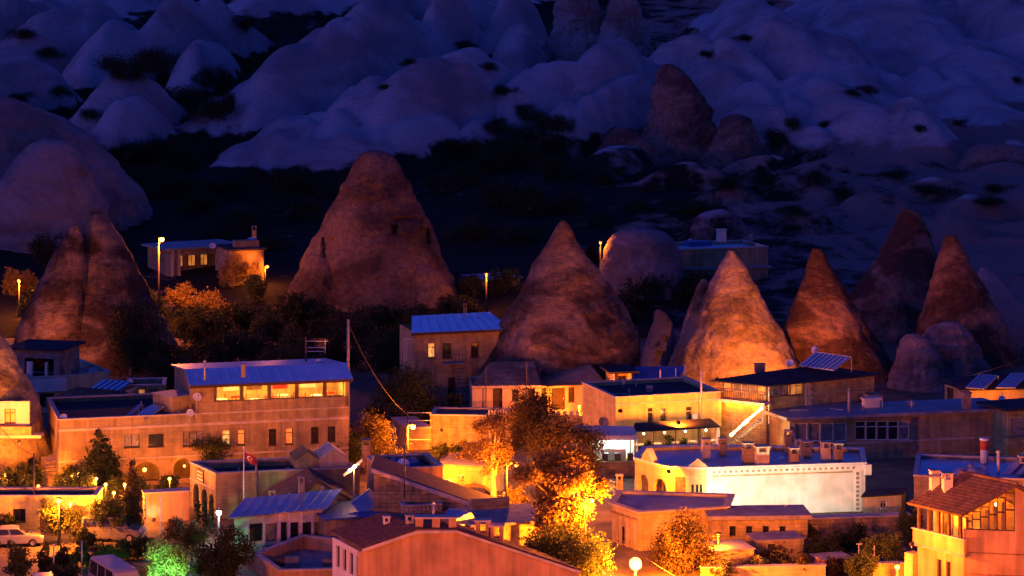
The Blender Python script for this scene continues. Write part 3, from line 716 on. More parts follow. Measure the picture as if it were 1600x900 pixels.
def solar(label, corners, z0, dz, n=6, tank=False, mat=None, group='roof solar collectors', Ys=None):
    """corners px: lower left, lower right, upper right, upper left"""
    ll, lr, ur, ul = [atz(c[0], c[1], z0 + (dz if i > 1 else .12)) for i, c in enumerate(corners)]
    if Ys: ll, lr, ur, ul = [at(c[0], c[1], y) for c, y in zip(corners, Ys)]
    ur = lr + (ul - ll)
    root = thing('solar_collector', label, 'solar panel', ((ll + lr) / 2).to_tuple(), group)
    root.location.z = z0
    dk = roof_plane(root, [ll, lr, ur, ul], PANEL_DK, .08, 'stripe', n, 'collector_panel', mat or PANEL)
    e = (lr - ll).normalized()
    fb = MB()
    for a, b in ((ll, lr), (lr, ur), (ur, ul), (ul, ll)): fb.tube([a, b], .04, 4)
    fb.build('frame', STEEL, root)
    for p in (ul, ur):
        MB().tube([p, (p.x, p.y, z0 - .05)], .03, 5).build('leg', STEEL, root)
    if tank:
        up = Vector((0, 0, .32)); MB().tube([ul + up + e * .1, ur + up - e * .1], .24, 12).build('water_tank', WHITE, root, True)
    return root
def wallbox(name, label, cat, A, B, z, depth, zb, mat, **k):
    h = House(name, label, [A, B], z, depth, None, zb, mat, cat, **k); return h
def pole(label, px, py0, py1, Y=None, r=.1, mat=None, name='utility_pole', cat='pole', arms=(), group=None, z=None):
    p = (atz(px, py1, z) if z is not None else onground(px, py1)) if Y is None else at(px, py1, Y)
    top = at(px, py0, p.y); root = thing(name, label, cat, p, group)
    MB().tube([(p.x, p.y, p.z - .4), (p.x, p.y, top.z)], [r * 1.25, r], 10).build('shaft', mat or CONCRETE, root, True)
    for (py, x0, x1) in arms:
        a = at(x0, py, p.y - r); b = at(x1, py, p.y - r); MB().tube([a, b], .045, 6).build('crossarm', STEEL, root)
    return root

def clutter(h, n, seed, z):
    rs = random.Random(seed); P = offset_poly(h.plan, 1.0); A, B, C_, D_ = P[0], P[h.nf], P[h.nf + 1], P[-1]
    for k in range(n):
        u, v = rs.uniform(.1, .9), rs.uniform(.1, .9); q = (A * (1 - u) + B * u) * (1 - v) + (D_ * (1 - u) + C_ * u) * v; t = rs.random()
        if t < .4: MB().tube([(q.x, q.y, z - .1), (q.x, q.y, z + rs.uniform(.4, .9))], .06, 8).build('vent_pipe', STEEL, h.root, True)
        elif t < .75: w_ = rs.uniform(.25, .5); MB().box(q.x - w_, q.x + w_, q.y - .3, q.y + .3, z - .05, z + rs.uniform(.3, .6)).build('roof_vent', CONCRETE, h.root)
        else:
            e = Vector((rs.uniform(-2, 2), rs.uniform(-1, 1))); MB().tube([(q.x, q.y, z + .05), (q.x + e.x, q.y + e.y, z + .06)], .045, 6).build('roof_pipe', STEEL, h.root)
# ================================================================ buildings, left
# --- hotel with the glazed restaurant on its roof
H = House('hotel', 'long tan two storey hotel carrying a lit glazed restaurant on its roof', [(92, 657), (545, 637)], 5.9, 11.6, cat='building', zb=-.5)
for r, k in [((194, 679, 218, 699), 'curt'), ((232, 678, 256, 698), 'dark'), ((286, 674, 318, 697), 'curt')]: H.win(r, k, (2, 1) if r[0] < 280 else (3, 1))
for r, k in [((347, 672, 360, 697), 'lit'), ((371, 671, 383, 695), 'glow'), ((420, 670, 432, 696), 'dark'), ((446, 669, 458, 694), 'glow'), ((486, 667, 498, 692), 'dark'), ((512, 666, 524, 690), 'dark')]: H.win(r, k, (1, 2))
for r in [(208, 722, 249, 752), (271, 717, 300, 748)]: H.hole(r, arch=True)
H.walls(par=.35); H.flat(.35)
clutter(H, 9, 3, 5.55)
H.band((200, 668), .22); H.band((440, 705), .12)
fr = H.F[0]
for x in (338, 410, 470, 535):                       # shallow stone panels framing the window pairs
    a = fr.uv(x, 680)[0]; MB().fbox(fr, a - .12, a + .12, .004, .05, 2.9, 5.35).build('pilaster', PLASTER, H.root)
# vaulted passage behind the arches
MB().fbox(fr, 5.5, 12.2, -2.6, -2.4, -.4, 3.2).build('passage_wall', PLASTER_YELLOW, H.root)
a300 = fr.uv(300, 648)[0]
U = Frame(fr.pt(a300, 0, 0).to_2d(), fr.u, fr.n); LU = H.L[0] - a300
zs, ze, zr = U.uv(335, 628)[1], U.uv(335, 600)[1], U.uv(335, 600)[1] + .55
D = 11.6; wb = MB()
wb.fbox(U, 0, LU, -.3, 0.004, 5.9, zs)
for k, (b0, b1) in enumerate(((-D, -D + .3),)): wb.fbox(U, 0, LU, b0, b1, 5.9, ze)
g0 = [(0, 0.004, 5.9), (0, 0.004, ze), (0, -2.7, zr + .3), (0, -D, ze), (0, -D, 5.9)]
for a in (0.0, LU - .3):
    wb.prism([U.pt(a, b, z) for _, b, z in g0], Vector((U.u.x, U.u.y, 0)) * .3)
wb.build('restaurant_wall', PLASTER, H.root)
a0g = U.uv(336, 612)[0]
wb = MB().fbox(U, .3, a0g, -.3, 0.0, zs, ze)
wb.build('corner_pier', PLASTER, H.root)
MB().fbox(U, .3, LU - .3, -D + .3, -.3, zs - 1.0, zs - .9).build('restaurant_floor', WOOD, H.root)
MB().fbox(U, .3, LU - .3, -5.2, -5.0, zs - .9, ze).build('back_wall', PLASTER_YELLOW, H.root)
MB().fbox(U, .3, LU - .3, -5.0, -.3, ze - .02, ze + .06).build('ceiling', WOOD, H.root)
edges = [336, 378, 421, 464, 508, 541]
for i in range(5):
    a0 = U.uv(edges[i], 612)[0]; a1 = min(U.uv(edges[i + 1], 612)[0], LU - .3)
    make_window(H.root, U, a0 + .1, a1 - .1, zs, ze, 'glass', (1, 1), DARKMET, name='restaurant_window', fw=.07, sill=False)
    MB().fbox(U, a0 - .1, a0 + .1, -.28, .01, zs, ze).build('mullion_post', WOOD, H.root)
roof_plane(H.root, [U.pt(-.25, .45, ze + .02), U.pt(LU + .25, .45, ze + .02), U.pt(LU + .25, -2.7, zr + .42), U.pt(-.25, -2.7, zr + .42)], METAL_ROOF, .16, 'seam', 16, 'metal_roof')
roof_plane(H.root, [U.pt(LU + .25, -D - .4, ze + .02), U.pt(-.25, -D - .4, ze + .02), U.pt(-.25, -2.7, zr + .40), U.pt(LU + .25, -2.7, zr + .40)], METAL_DULL, .14, None, 0, 'rear_roof')
MB().fbox(U, -.25, LU + .25, .46, .52, ze - .22, ze + .02).build('fascia', WOODDK, H.root)
flue(H.root, 320, 566, 590, 9.4, .1); chimney(H.root, 380, 6, 569, 584, 9.6, STONE_DK, False)
for i in range(9):                                    # things inside the restaurant
    a = 1.5 + i * (LU - 2.6) / 8; b = -1.3 - (i % 3) * .9; z = zs - .9; p = U.pt(a, b, z)
    t = thing('dining_table', ORD[i] + ' of the nine tables inside the rooftop restaurant', 'table', p, 'restaurant tables')
    MB().lathe(p + Vector((0, 0, .72)), [(0, 0), (.5, 0), (.5, .05), (0, .05)], 14).build('table_top', WHITE if i % 2 else RED, t)
    MB().lathe(p, [(.25, 0), (.25, .04), (.05, .08), (.05, .72)], 8).build('table_leg', DARKMET, t)
    for k in (-1, 1):
        q = U.pt(a + k * .75, b - .1, z)
        c = thing('dining_chair', ('left' if k < 0 else 'right') + ' wooden chair at the restaurant table ' + ORD[i] + ' of nine', 'chair', q, 'restaurant chairs')
        MB().fbox(Frame(q.to_2d(), U.u, U.n), -.2, .2, -.2, .2, z + .42, z + .47).build('seat', WOOD, c)
        x = .17 * k
        MB().fbox(Frame(q.to_2d(), U.u, U.n), min(x, x + .04 * k), max(x, x + .04 * k), -.2, .2, z + .47, z + 1.0).build('backrest', WOOD, c)
        for sx in (-.17, .17):
            for sy in (-.17, .17): MB().fbox(Frame(q.to_2d(), U.u, U.n), sx - .02, sx + .02, sy - .02, sy + .02, z, z + .42).build('leg', WOODDK, c)
for i, (f, m) in enumerate([(.12, RED), (.3, WHITE), (.45, WOOD), (.62, RED), (.8, WHITE)]):
    o = MB().fbox(U, LU * f - .7, LU * f + .7, -4.98, -4.93, zs + .1, zs + 1.3).build('wall_hanging', m); tag(o, ['red rug hung on the restaurant wall by its left end', 'white notice board on the restaurant wall, second pane', 'brown wooden panel on the restaurant wall, middle pane', 'red rug hung on the restaurant wall, fourth pane', 'white panel on the restaurant wall near its right end'][i], 'wall hanging')
for i in range(4):
    p = U.pt(LU * (.14 + .24 * i), -2.0, ze - .42)
    t = thing('pendant_lamp', ORD[i] + ' of the four pendant lamps under the restaurant ceiling', 'lamp', p, 'restaurant pendant lamps')
    MB().tube([p + Vector((0, 0, .1)), p + Vector((0, 0, .42))], .015, 5).build('cord', DARKMET, t)
    MB().lathe(p, [(.06, .18), (.16, .1), (.22, .0)], 12).build('lamp_shade', RED, t, True)
    MB().ball(p - Vector((0, 0, .03)), .09, 8, 6).build('bulb', BULB_WARM, t, True)
    lamp_light(t, p - Vector((0, 0, .15)), 1500, WARM, .1)
# things on the hotel roof
dish('white dish on the hotel ridge beside the antenna mast', 499, 568, 234, 7.5, 40, 30, 9.3)
dish('white dish against the restaurant end wall', 308, 620, 227, 7, 25, 30, 5.7)
dish('low dish on the hotel roof beside the small collector', 297, 645, 226.5, 6, 15, 30, 5.4)
dish('dish at the left corner of the hotel parapet', 99, 652, 225, 6, -10, 40, 5.9)
solar('bright striped collector lying on the hotel roof', [(207, 652), (227, 655), (257, 638), (238, 632)], 5.6, .9, 6)
solar('dark collector seen edge on, left of the bright one on the hotel roof', [(191, 655), (197, 655), (221, 633), (217, 632)], 5.6, .9, 2, False, METAL_DULL)
solar('smallest collector on the hotel roof near the restaurant wall', [(265, 645), (273, 649), (281, 643), (273, 640)], 5.6, .5, 3, False)
h = House('roof_tank_box', 'small plastered box on the hotel roof beside the end wall', [(269, 622), (300, 618)], 7.3, 3, zb=5.5, cat='roof box'); h.walls(); h.slab(.1, .12)
# --- terrace house, tiled house and stone block behind the hotel
h = House('terrace_house', 'flat roofed pale house with parapets under the twin peaked cone', [(44, 591), (108, 588), (172, 581)], 3.9, 9, zb=0, mat=PLASTER_PALE)
h.win((62, 615, 84, 635), 'dark', (2, 1)); h.walls(par=.6); h.flat(.6, ROOFSLAB); h.band((76, 598), .2)
MB().fbox(h.F[0], -.1, h.L[0] - .3, 0.01, .8, 2.6, 3.75).build('balcony', PLASTER_WHITE, h.root)
chimney(h.root, 107, 8, 571, 586, 3.9, PLASTER)
u = House('roof_room', 'dark open sided roof room with white columns at the left', [(16, 545), (92, 548)], 6.4, 5, zb=3.4, mat=STONE_DK, cat='building')
u.hole((38, 560, 84, 592)); u.walls(); u.slab(.5, .2, ROOFDK)
for x in (46, 72): 
    a = u.F[0].uv(x, 570)[0]; MB().fbox(u.F[0], a - .3 if x == 46 else a - .12, a + .3 if x == 46 else a + .12, -.3, .02, 3.4, 5.2).build('column', PLASTER_WHITE, u.root)
dish('pale dish lying on the terrace house parapet', 146, 580, 266, 8, 0, 50, 3.3)
solar('blue striped collector behind the tiled roof at the left', [(139, 608), (186, 611), (198, 597), (162, 593)], 4.2, .8, 5)
t = thing('tiled_house', 'low house with a brown tiled roof tilting left, behind the hotel', 'house', atz(140, 640, 2))
E1, E2, R1, R2 = atz(70, 628, 3.0), atz(80, 650, 3.0), atz(121, 605, 5.2), atz(199, 612, 5.2)
roof_plane(t, [E1, E2, R2, R1], TILE, .15, 'tile', 16)
MB().prism([E2 + Vector((.3, .1, -.15)), R2 + Vector((0, .1, -.2)), (R2.x, R2.y + .1, -.5), (E2.x + .3, E2.y + .1, -.5)], (0.4, 4, 0)).build('wall', PLASTER, t)
fr_ = Frame(E2.to_2d(), (R2 - E2).to_2d(), (0, -1)); fr_.n = Vector((fr_.u.y, -fr_.u.x))
a, z = fr_.uv(178, 646); MB()
make_window(t, Frame(fr_.P + fr_.n * .1, fr_.u, fr_.n), a, a + .65, z, z + 1.2, 'dark', (1, 1), dep=-.02)
h = House('stone_block_house', 'small square stone block with a lit door, between tiled roof and restaurant', [(198, 603), (258, 602)], 4.6, 4, mat=STONE, zb=0)
h.win((216, 608, 227, 634), 'glow', (1, 2), sill=False); h.win((234, 607, 245, 632), 'curt', (1, 1), sill=False); h.walls(par=.3); h.flat(.3)
# --- plastered front of the cave room at the left edge
t = thing('cave_house', 'bright plastered cave front with a small window, cut in the left rock', 'house', at(20, 660, 226.6))
cf = Frame((at(-30, 640, 226.9).x, 226.9), (1, 0), (0, -1)); L = (at(46, 640, 226.9) - at(-30, 640, 226.9)).x
wx0, z0 = cf.uv(7, 661); wx1, z1 = cf.uv(24, 639); zt = cf.uv(0, 627)[1]; zb = cf.uv(0, 664)[1]
mb = MB(); wall_mesh(mb, cf, L, zb, zt, [(wx0, wx1, z0, z1, False)], .3); mb.build('wall', PLASTER_WHITE, t)
MB().fbox(cf, 0, L, -.6, -.5, zb, zt).build('inner_wall', STONE_DK, t)
make_window(t, cf, wx0, wx1, z0, z1, 'glow', (2, 2))
MB().fbox(cf, -.2, L + .3, -.3, .9, zb - .7, zb).build('ledge', STONE, t); MB().fbox(cf, -.2, L + 1.2, -.3, 1.1, zb - .95, zb - .7).build('ledge_moulding', COPING, t)
for i in range(7):
    p = cf.pt(.2 + i * .62, .98, zb - .7); MB()
# --- courtyard front with the arched timber gate
h = House('courtyard_wall', 'lit courtyard front with an arched timber gate behind the street trees', [(-40, 776), (150, 776)], 2.9, 3.2, mat=PLASTER_YELLOW, cat='wall')
h.door((100, 789, 140, 836), WOOD, arch=True); h.door((62, 800, 88, 836), WOOD); h.win((20, 795, 40, 815), 'dark'); h.walls(par=.2); h.flat(.2)
h = House('garden_wall', 'rose garden wall lit by a floor light beside the cypress', [(226, 772), (296, 768)], 2.3, 1.2, mat=PLASTER_ROSE, cat='wall'); h.walls(); h.slab(.06, .1, COPING)
GW = h
h = House('stair_block', 'stepped stone block at the foot of the left rock', [(70, 722), (103, 720)], 1.9, 4, mat=STONE, cat='stairs'); h.walls(); h.slab(.02, .05, COPING)
for k in range(7):
    MB().fbox(h.F[0], 0, h.L[0], .01 + .3 * k, .31 + .3 * k, -.3, 1.7 - .25 * k).build('step', STONE, h.root)

# ================================================================ buildings, centre left
h = House('arcaded_building', 'flat roofed building with orange arcaded side below the flag', [(337, 741), (562, 731)], 3.6, back=[(297, 723)], mat=PLASTER, cat='building')
for r in [(302, 756, 311, 800), (315, 764, 324, 808), (327, 772, 334, 812)]: h.win(r, 'dark', (1, 1), h.left, True)
h.walls(par=.5); h.flat(.5, ROOFDK); clutter(h, 6, 5, 3.1); h.band((317, 756), .1, h.left)
lf = h.F[h.left]; a, z = lf.uv(309, 751); a2, z2 = lf.uv(319, 735)
sg = MB().fbox(lf, a, a2, .02, .1, z, z2).build('name_board', DARKMET, h.root)
for k in range(3):
    zz = z + (z2 - z) * (.2 + .27 * k); MB().fbox(lf, a + .12, a2 - .12 - .1 * (k % 2), .102, .11, zz, zz + .07).build('faded_lettering', WHITE, sg)
MB().fbox(h.F[0], 3.2, 3.35, .0, .15, .6, 4.3).build('drain_pipe', CONCRETE, h.root)
fr = h.F[0]
t = h.root
for (xa, xb, yt) in ((462, 500, 704), (500, 545, 700)):       # two small gabled skylights
    a0, a1 = fr.uv(xa, 735)[0], fr.uv(xb, 735)[0]; z0 = 3.72; zt = fr.uv((xa + xb) / 2, yt, -1.0)[1]
    P = [fr.pt(a0, -.4, z0), fr.pt(a1, -.4, z0), fr.pt(a1, -.4, z0 + .6), fr.pt((a0 + a1) / 2, -.4, zt), fr.pt(a0, -.4, z0 + .6)]
    o = MB().prism(P, Vector((-fr.n.x, -fr.n.y, 0)) * 3).build('skylight', PLASTER_PALE if xa > 480 else PLASTER, t)
    e = .12
    for (c, d) in ((P[4], P[3]), (P[3], P[2])):
        q = [c + Vector((fr.n.x, fr.n.y, 0)) * e + Vector((0, 0, .03)), d + Vector((fr.n.x, fr.n.y, 0)) * e + Vector((0, 0, .03))]
        bk = Vector((-fr.n.x, -fr.n.y, 0)) * 3.2
        MB().prism([q[0], q[1], q[1] + bk, q[0] + bk], (0, 0, .09)).build('skylight_roof', TILE_DK if xa < 480 else COPING, o)
chimney(t, 572, 13, 686, 720, 3.6, STONE, True, STONE_DK); 
# flag on its pole
p = onground(381, 830); fz = at(381, 700, p.y).z
t = thing('flag_pole', 'white flag pole with a red crescent flag before the arcaded building', 'flag', (p.x, p.y, 0))
MB().tube([(p.x, p.y, -.2), (p.x, p.y, fz)], [.06, .035], 8).build('pole', WHITE, t, True); MB().ball((p.x, p.y, fz + .05), .07).build('finial', WHITE, t)
nx, nz_ = 12, 8; fw_, fh_ = 1.05, .72; pts = []; fc = []
fl = lambda u, v: Vector((p.x + .04 + u * fw_ * .9, p.y + .12 * math.sin(u * 7) * u, fz - .35 - (1 - v) * fh_ - u * u * .45 + .05 * math.sin(u * 9 + v * 2)))
for j in range(nz_ + 1):
    for i in range(nx + 1): pts.append(fl(i / nx, j / nz_))
fc = [(j * (nx + 1) + i, j * (nx + 1) + i + 1, (j + 1) * (nx + 1) + i + 1, (j + 1) * (nx + 1) + i) for j in range(nz_) for i in range(nx)]
f_ = MB().add(pts, fc).build('flag', RED, t, True)
cres = []; off = Vector((0, -.02, 0))
for k in range(17):
    an = R(40 + 280 * k / 16); cres.append(fl(.40 + .16 * math.cos(an), .5 + .25 * math.sin(an)) + off)
for k in range(17):
    an = R(320 - 280 * k / 16); cres.append(fl(.44 + .125 * math.cos(an), .5 + .2 * math.sin(an)) + off)
MB().add(cres, [(k, k + 1, 32 - k, 33 - k) for k in range(16)]).build('crescent', WHITE, f_)
st = [fl(.60 + (.06 if k % 2 == 0 else .025) * math.cos(R(36 * k)), .5 + (.1 if k % 2 == 0 else .04) * math.sin(R(36 * k))) + off for k in range(10)]
MB().add(st, [tuple(range(10))]).build('star', WHITE, f_)
# --- dark tiled gable house below it
t = thing('gabled_house', 'dark tiled gable roof between the arcaded building and the window terrace', 'house', atz(490, 800, 0))
A_, B_, T_ = at(424, 793, 207), at(552, 782, 207), at(496, 752, 207); T2, A2, B2 = T_ + Vector((-1.2, 5.5, 0)), A_ + Vector((-1.2, 5.5, 0)), B_ + Vector((-1.2, 5.5, 0))
roof_plane(t, [A2, A_, T_, T2], TILE_DK, .14, 'tile', 14); roof_plane(t, [B_, B2, T2, T_], TILE_DK, .14, 'tile', 12)
MB().prism([A_ + Vector((.2, .3, -.15)), B_ + Vector((-.2, .3, -.15)), Vector((B_.x - .2, 207.3, -.5)), Vector((A_.x + .2, 207.3, -.5))], (-1, 4.8, 0)).build('wall', PLASTER, t)
MB().prism([A_ + Vector((.2, .3, -.16)), B_ + Vector((-.2, .3, -.16)), T_ + Vector((0, .3, -.16))], (-1, 4.8, 0)).build('gable', PLASTER, t)
chimney(t, 425, 9, 766, 792, 2.4, STONE, True); chimney(t, 471, 9, 744, 768, 3.6, STONE_DK, True); flue(t, 504, 763, 785, 2.6, .12, CONCRETE); flue(t, 486, 754, 775, 2.8, .1, CONCRETE)
# --- window terrace building
h = House('window_terrace_building', 'low building with a row of tall dark windows and pale blue shed roof', [(366, 808), (503, 793)], 3.0, back=[(392, 792)], mat=PLASTER_WHITE, cat='building')
xs = [(390, 411), (414, 433), (438, 449), (453, 467), (472, 487), (490, 500)]
for (a, b) in xs: h.win((a, 816 if a > 420 else 818, b, 846), 'curt' if a in (414, 490) else 'dark', (1, 1), 0, False, WOODDK, False)
for r in [(506, 812, 511, 845), (514, 816, 519, 848)]: h.win(r, 'dark', (1, 1), h.right, False, WOODDK, False)
h.walls()
fr = h.F[0]
for x in (387, 412, 436, 451, 470, 488, 501):
    a = fr.uv(x, 830)[0]; MB().fbox(fr, a - .09, a + .09, 0.01, .12, .4, 3.0).build('pilaster', WHITE, h.root)
P = offset_poly(h.plan, -.5); 
roof_plane(h.root, [(P[0].x, P[0].y, 3.05), (P[1].x, P[1].y, 3.05), (P[2].x, P[2].y, 3.6), (P[3].x, P[3].y, 3.6)], METAL_DULL, .12, 'seam', 9)
a1 = fr.uv(400, 850)[0]; za, zb = fr.uv(470, 864, 1.2)[1], fr.uv(470, 846, 1.2)[1]
bal = thing('lattice_balcony', 'dark balcony with lattice railing under the row of tall windows', 'balcony', fr.pt(a1, 1.2, 0))
MB().fbox(fr, a1, h.L[0] + 1.2, 0.02, 1.3, za - .15, za).build('floor_slab', CONCRETE, bal)
MB().fbox(fr, a1, h.L[0] + 1.2, 1.2, 1.26, zb - .06, zb).build('rail', WOODDK, bal)
for k in range(14):
    w_ = (h.L[0] + 1.2 - a1) / 14; x = a1 + k * w_
    mb = MB()
    for (p0, p1) in (((x, za), (x + w_, zb)), ((x + w_, za), (x, zb))):
        mb.tube([fr.pt(p0[0], 1.23, p0[1]), fr.pt(p1[0], 1.23, p1[1])], .035, 4)
    mb.lathe(fr.pt(x + w_ / 2, 1.24, (za + zb) / 2), [(.16, -.02), (.2, 0), (.16, .02)], 10, (fr.n.x, fr.n.y, 0)); mb.build('lattice_panel', WOODDK, bal)
MB().fbox(fr, a1, h.L[0] + 1.2, 1.0, 1.05, -.5, za - .15).build('lower_wall', PLASTER, bal)
h = House('yard_wall', 'plain courtyard wall at the bottom below the lattice balcony', [(398, 866), (436, 893), (600, 889)], 1.2, 7, mat=PLASTER_ROSE, zb=-1, cat='wall'); h.walls(par=.9); h.flat(.9, CONCRETE, COPING, .04)
for i, (x, y) in enumerate(((440, 884), (456, 885), (515, 884))):
    p = atz(x, y, .3); o = MB().box(p.x - .5, p.x + .5, p.y - .3, p.y + .3, .3, .85 + .2 * (i % 2)).build('crate', [WOOD, CONCRETE, STONE_DK][i], None, bevel=.03)
    tag(o, ['brown crate in the courtyard, left of the three', 'grey block in the courtyard, middle of the three', 'dark box in the courtyard, right of the three'][i], 'crate')
# --- blue sheeted annex with the tilted collector
h = House('blue_roofed_annex', 'low annex with blue sheet roof under the tilted bright collector', [(510, 813), (606, 806)], 2.5, 7.5, mat=PLASTER); h.walls(); h.slab(.2, .14, TARP)
solar('brightest tilted collector with white tubes, beside the brown tiled gable', [(548, 786), (566, 806), (600, 783), (577, 764)], 2.6, 1.5, 9, Ys=(203.3, 202.7, 203.6, 204.2))
MB()
# ================================================================ near gabled house, bottom centre
t = thing('near_gable_house', 'large plain orange gable wall with tiled roof and chimneys, bottom centre', 'house', (at(690, 940, 182).x, 182, 0)); NG = t
q = [at(x, y, 182) for x, y in [(560, 862), (568, 860), (652, 830), (714, 830), (764, 845), (842, 872), (905, 893), (905, 960), (560, 960)]]
MB().prism(q, (-.05, .4, 0)).build('gable_wall', PLASTER_ROSE, t)
back = Vector((-2.5, 5.2, 0))
el, rl = at(566, 857, 181.8), at(684, 814, 181.8)
rl = at(655, 826, 181.8); 
roof_plane(t, [el + back * 1.05, el, rl, rl + back * 1.05], TILE, .16, 'tile', 15)
er, rr = at(908, 892, 181.8), at(712, 827, 181.8)
roof_plane(t, [er, er + back, rr + back, rr], TILE_DK, .16, 'tile', 16)
roof_plane(t, [rl, rr, rr + back, rl + back], TILE_DK, .2, None, 0, 'ridge_roof')
MB().prism([at(652, 829, 181.75), at(714, 829, 181.75), at(908, 893, 181.75), at(908, 897, 181.75), at(714, 833, 181.75), at(652, 834, 181.75), at(566, 863, 181.75), at(566, 858, 181.75)], (0, .25, 0)).build('verge', COPING, t)
wl_ = [at(568, 862, 182) + back * 1.0, at(568, 862, 182)]
lw = Frame(wl_[0].to_2d(), (wl_[1] - wl_[0]).to_2d(), (-1, -.5)); lw.n = Vector((lw.u.y, -lw.u.x)); LL = (wl_[1] - wl_[0]).length
mb = MB(); ops = [(.7 + i * 1.25, 1.35 + i * 1.25, 2.2, 3.7, False) for i in range(4)]; wall_mesh(mb, lw, LL, -.5, 4.1, ops); mb.build('side_wall', PLASTER_WHITE, t)
for o in ops: make_window(t, lw, *o[:4], 'dark', (1, 1), sill=False)
def pier(px0, px1, py0, py1, Y, d, name='chimney_stack', mat=PLASTER_ROSE, holes=2):
    f = Frame((at(px0, py1, Y).x, Y), (1, 0), (0, -1)); Lp = (px1 - px0) * Y / FP; z0, z1 = at(px0, py1, Y).z, at(px0, py0, Y).z
    mb = MB(); wd = Lp / (holes * 2 + .9) * .9; gap = (Lp - wd * (holes + 1)) / holes; zz = z0 + (z1 - z0) * .22
    mb.fbox(f, 0, Lp, -d, 0, z0 - .4, zz)
    for i in range(holes + 1):
        a = i * (wd + gap)
        for b0, b1 in ((-d, -d + .25), (-.25, 0)): mb.fbox(f, a, a + wd, b0, b1, zz - .002, z1 - .12)
    o = mb.build(name, mat, NG); MB().fbox(f, -.06, Lp + .06, -d - .06, .06, z1 - .12, z1).build('cap', COPING, o)
pier(649, 713, 808, 833, 182.3, .9); pier(743, 766, 813, 838, 183.5, .8, holes=1); pier(764, 787, 821, 846, 183.5, .8, holes=1)
chimney(t, 604, 10, 806, 826, 5.2, PLASTER_WHITE); chimney(t, 612, 12, 808, 826, 5.0, PLASTER_PALE); chimney(t, 640, 12, 804, 828, 5.4, PLASTER_PALE); flue(t, 677, 789, 812, 5.6, .07)
# --- navy sheet roofs between the two gables
h = House('shed_with_navy_roof', 'small shed with a navy sheet roof behind the near gable chimneys', [(690, 822), (740, 818)], 3.2, 5, mat=PLASTER); h.walls()
roof_plane(h.root, [atz(680, 826, 3.2), atz(745, 818, 3.2), atz(735, 800, 4.1), atz(700, 796, 4.1)], METAL_DULL, .1, 'seam', 5)
h = House('low_parapet_house', 'low house with a patterned parapet between solar panel and stone wall', [(631, 792), (690, 789)], 3.3, 4, mat=PLASTER); h.walls(par=.3); h.flat(.3)
for k in range(9):
    MB().fbox(h.F[0], .15 + k * .33, .33 + k * .33, .005, .05, 2.95, 3.2).build('parapet_block', COPING, h.root)
h.win((650, 797, 660, 806), 'dark', (1, 1))
# --- stone house with the long sloping coping
t = thing('stone_slope_house', 'cut stone house wall with a long coping sloping down to the right', 'house', at(600, 830, 203)); Yw = 203
q = [at(x, y, Yw) for x, y in [(584, 737), (766, 800), (766, 880), (584, 880)]]
MB().prism(q, (.1, 5, 0)).build('wall_core', STONE_DK, t)
sf = Frame((q[0].x, Yw), (1, 0), (0, -1)); Ls = q[1].x - q[0].x; zL, zR = q[0].z, q[1].z
zz = 1.2; row = 0
while zz < zL - .1:
    hgt = .34; a = -.3 * (row % 2) + .0
    while a < Ls:
        wdt = random.uniform(.6, 1.0); a0, a1 = max(a, 0), min(a + wdt, Ls)
        top = min(zL + (zR - zL) * a0 / Ls, zL + (zR - zL) * a1 / Ls)
        if a1 - a0 > .12 and zz + .1 < top and zz > zL - 3.4 - (zL - zR) * a0 / Ls:
            MB().fbox(sf, a0 + .012, a1 - .012, .002, .05 + random.uniform(0, .035), zz + .012, min(zz + hgt - .012, top)).build('stone_block', STONE, t)
        a += wdt
    zz += hgt; row += 1
MB().prism([at(x, y, Yw - .15) for x, y in [(580, 732), (768, 798), (768, 803), (580, 738)]], (0, .6, 0)).build('coping', COPING, t)
MB().prism([at(x, y, Yw + .4) for x, y in [(580, 728), (772, 796), (772, 799), (580, 732)]], (.1, 4.6, 0)).build('roof', TILE_DK, t)
h = House('roof_storage_house', 'flat roofed house with stored junk and twin chimneys above the stone slope', [(596, 734), (676, 731), (692, 729)], 4.6, 5.5, mat=PLASTER_ROSE); h.walls(par=.35); h.flat(.35, ROOFDK)
chimney(h.root, 587, 10, 712, 729, 4.4, PLASTER_PALE); chimney(h.root, 599, 11, 717, 736, 4.4, PLASTER_PALE)
for i, (x, y, m) in enumerate(((617, 722, TARP), (630, 724, WHITE), (645, 722, TARP))):
    p = atz(x, y + 6, 4.3); mb = MB(); r_ = .55; mb.lathe(p, [(r_, -.05), (r_ * 1.05, .25), (r_ * .7, .55), (r_ * .3, .7), (0, .72)], 11)
    o = mb.build('covered_bundle', m, None, True); tag(o, ['blue tarpaulin bundle nearest the twin chimneys on the storage roof', 'white wrapped bundle between two blue ones on the storage roof', 'blue tarpaulin bundle right of the white one on the storage roof'][i], 'bundle')
# --- brightly lit walls beside the leafy street tree
h = House('lit_slab_house', 'yellow lit block house with a projecting slab roof beside the near gable', [(742, 822), (852, 815)], 3.2, 5.5, mat=PLASTER_YELLOW); h.walls(); h.slab(.45, .2, CONCRETE)
fr = h.F[0]
for r_ in range(5):
    for k in range(7):
        a0 = h.L[0] * .45 + k * .42 + .2 * (r_ % 2); 
        if a0 + .4 < h.L[0]: MB().fbox(fr, a0, a0 + .4, .003, .03, 1.2 + r_ * .36, 1.53 + r_ * .36).build('block', PLASTER_YELLOW, h.root)
MB().fbox(h.F[0], h.L[0] * .2, h.L[0] * .75, -5.2, -4.8, 3.42, 4.1).build('upstand', STONE, h.root)
h = House('lit_garage', 'dazzling yellow plaster outbuilding behind the parked dark car', [(686, 727), (770, 730)], 2.8, 5, mat=PLASTER_YELLOW, cat='building'); h.walls(); h.slab(.1, .1, CONCRETE)
LG = h
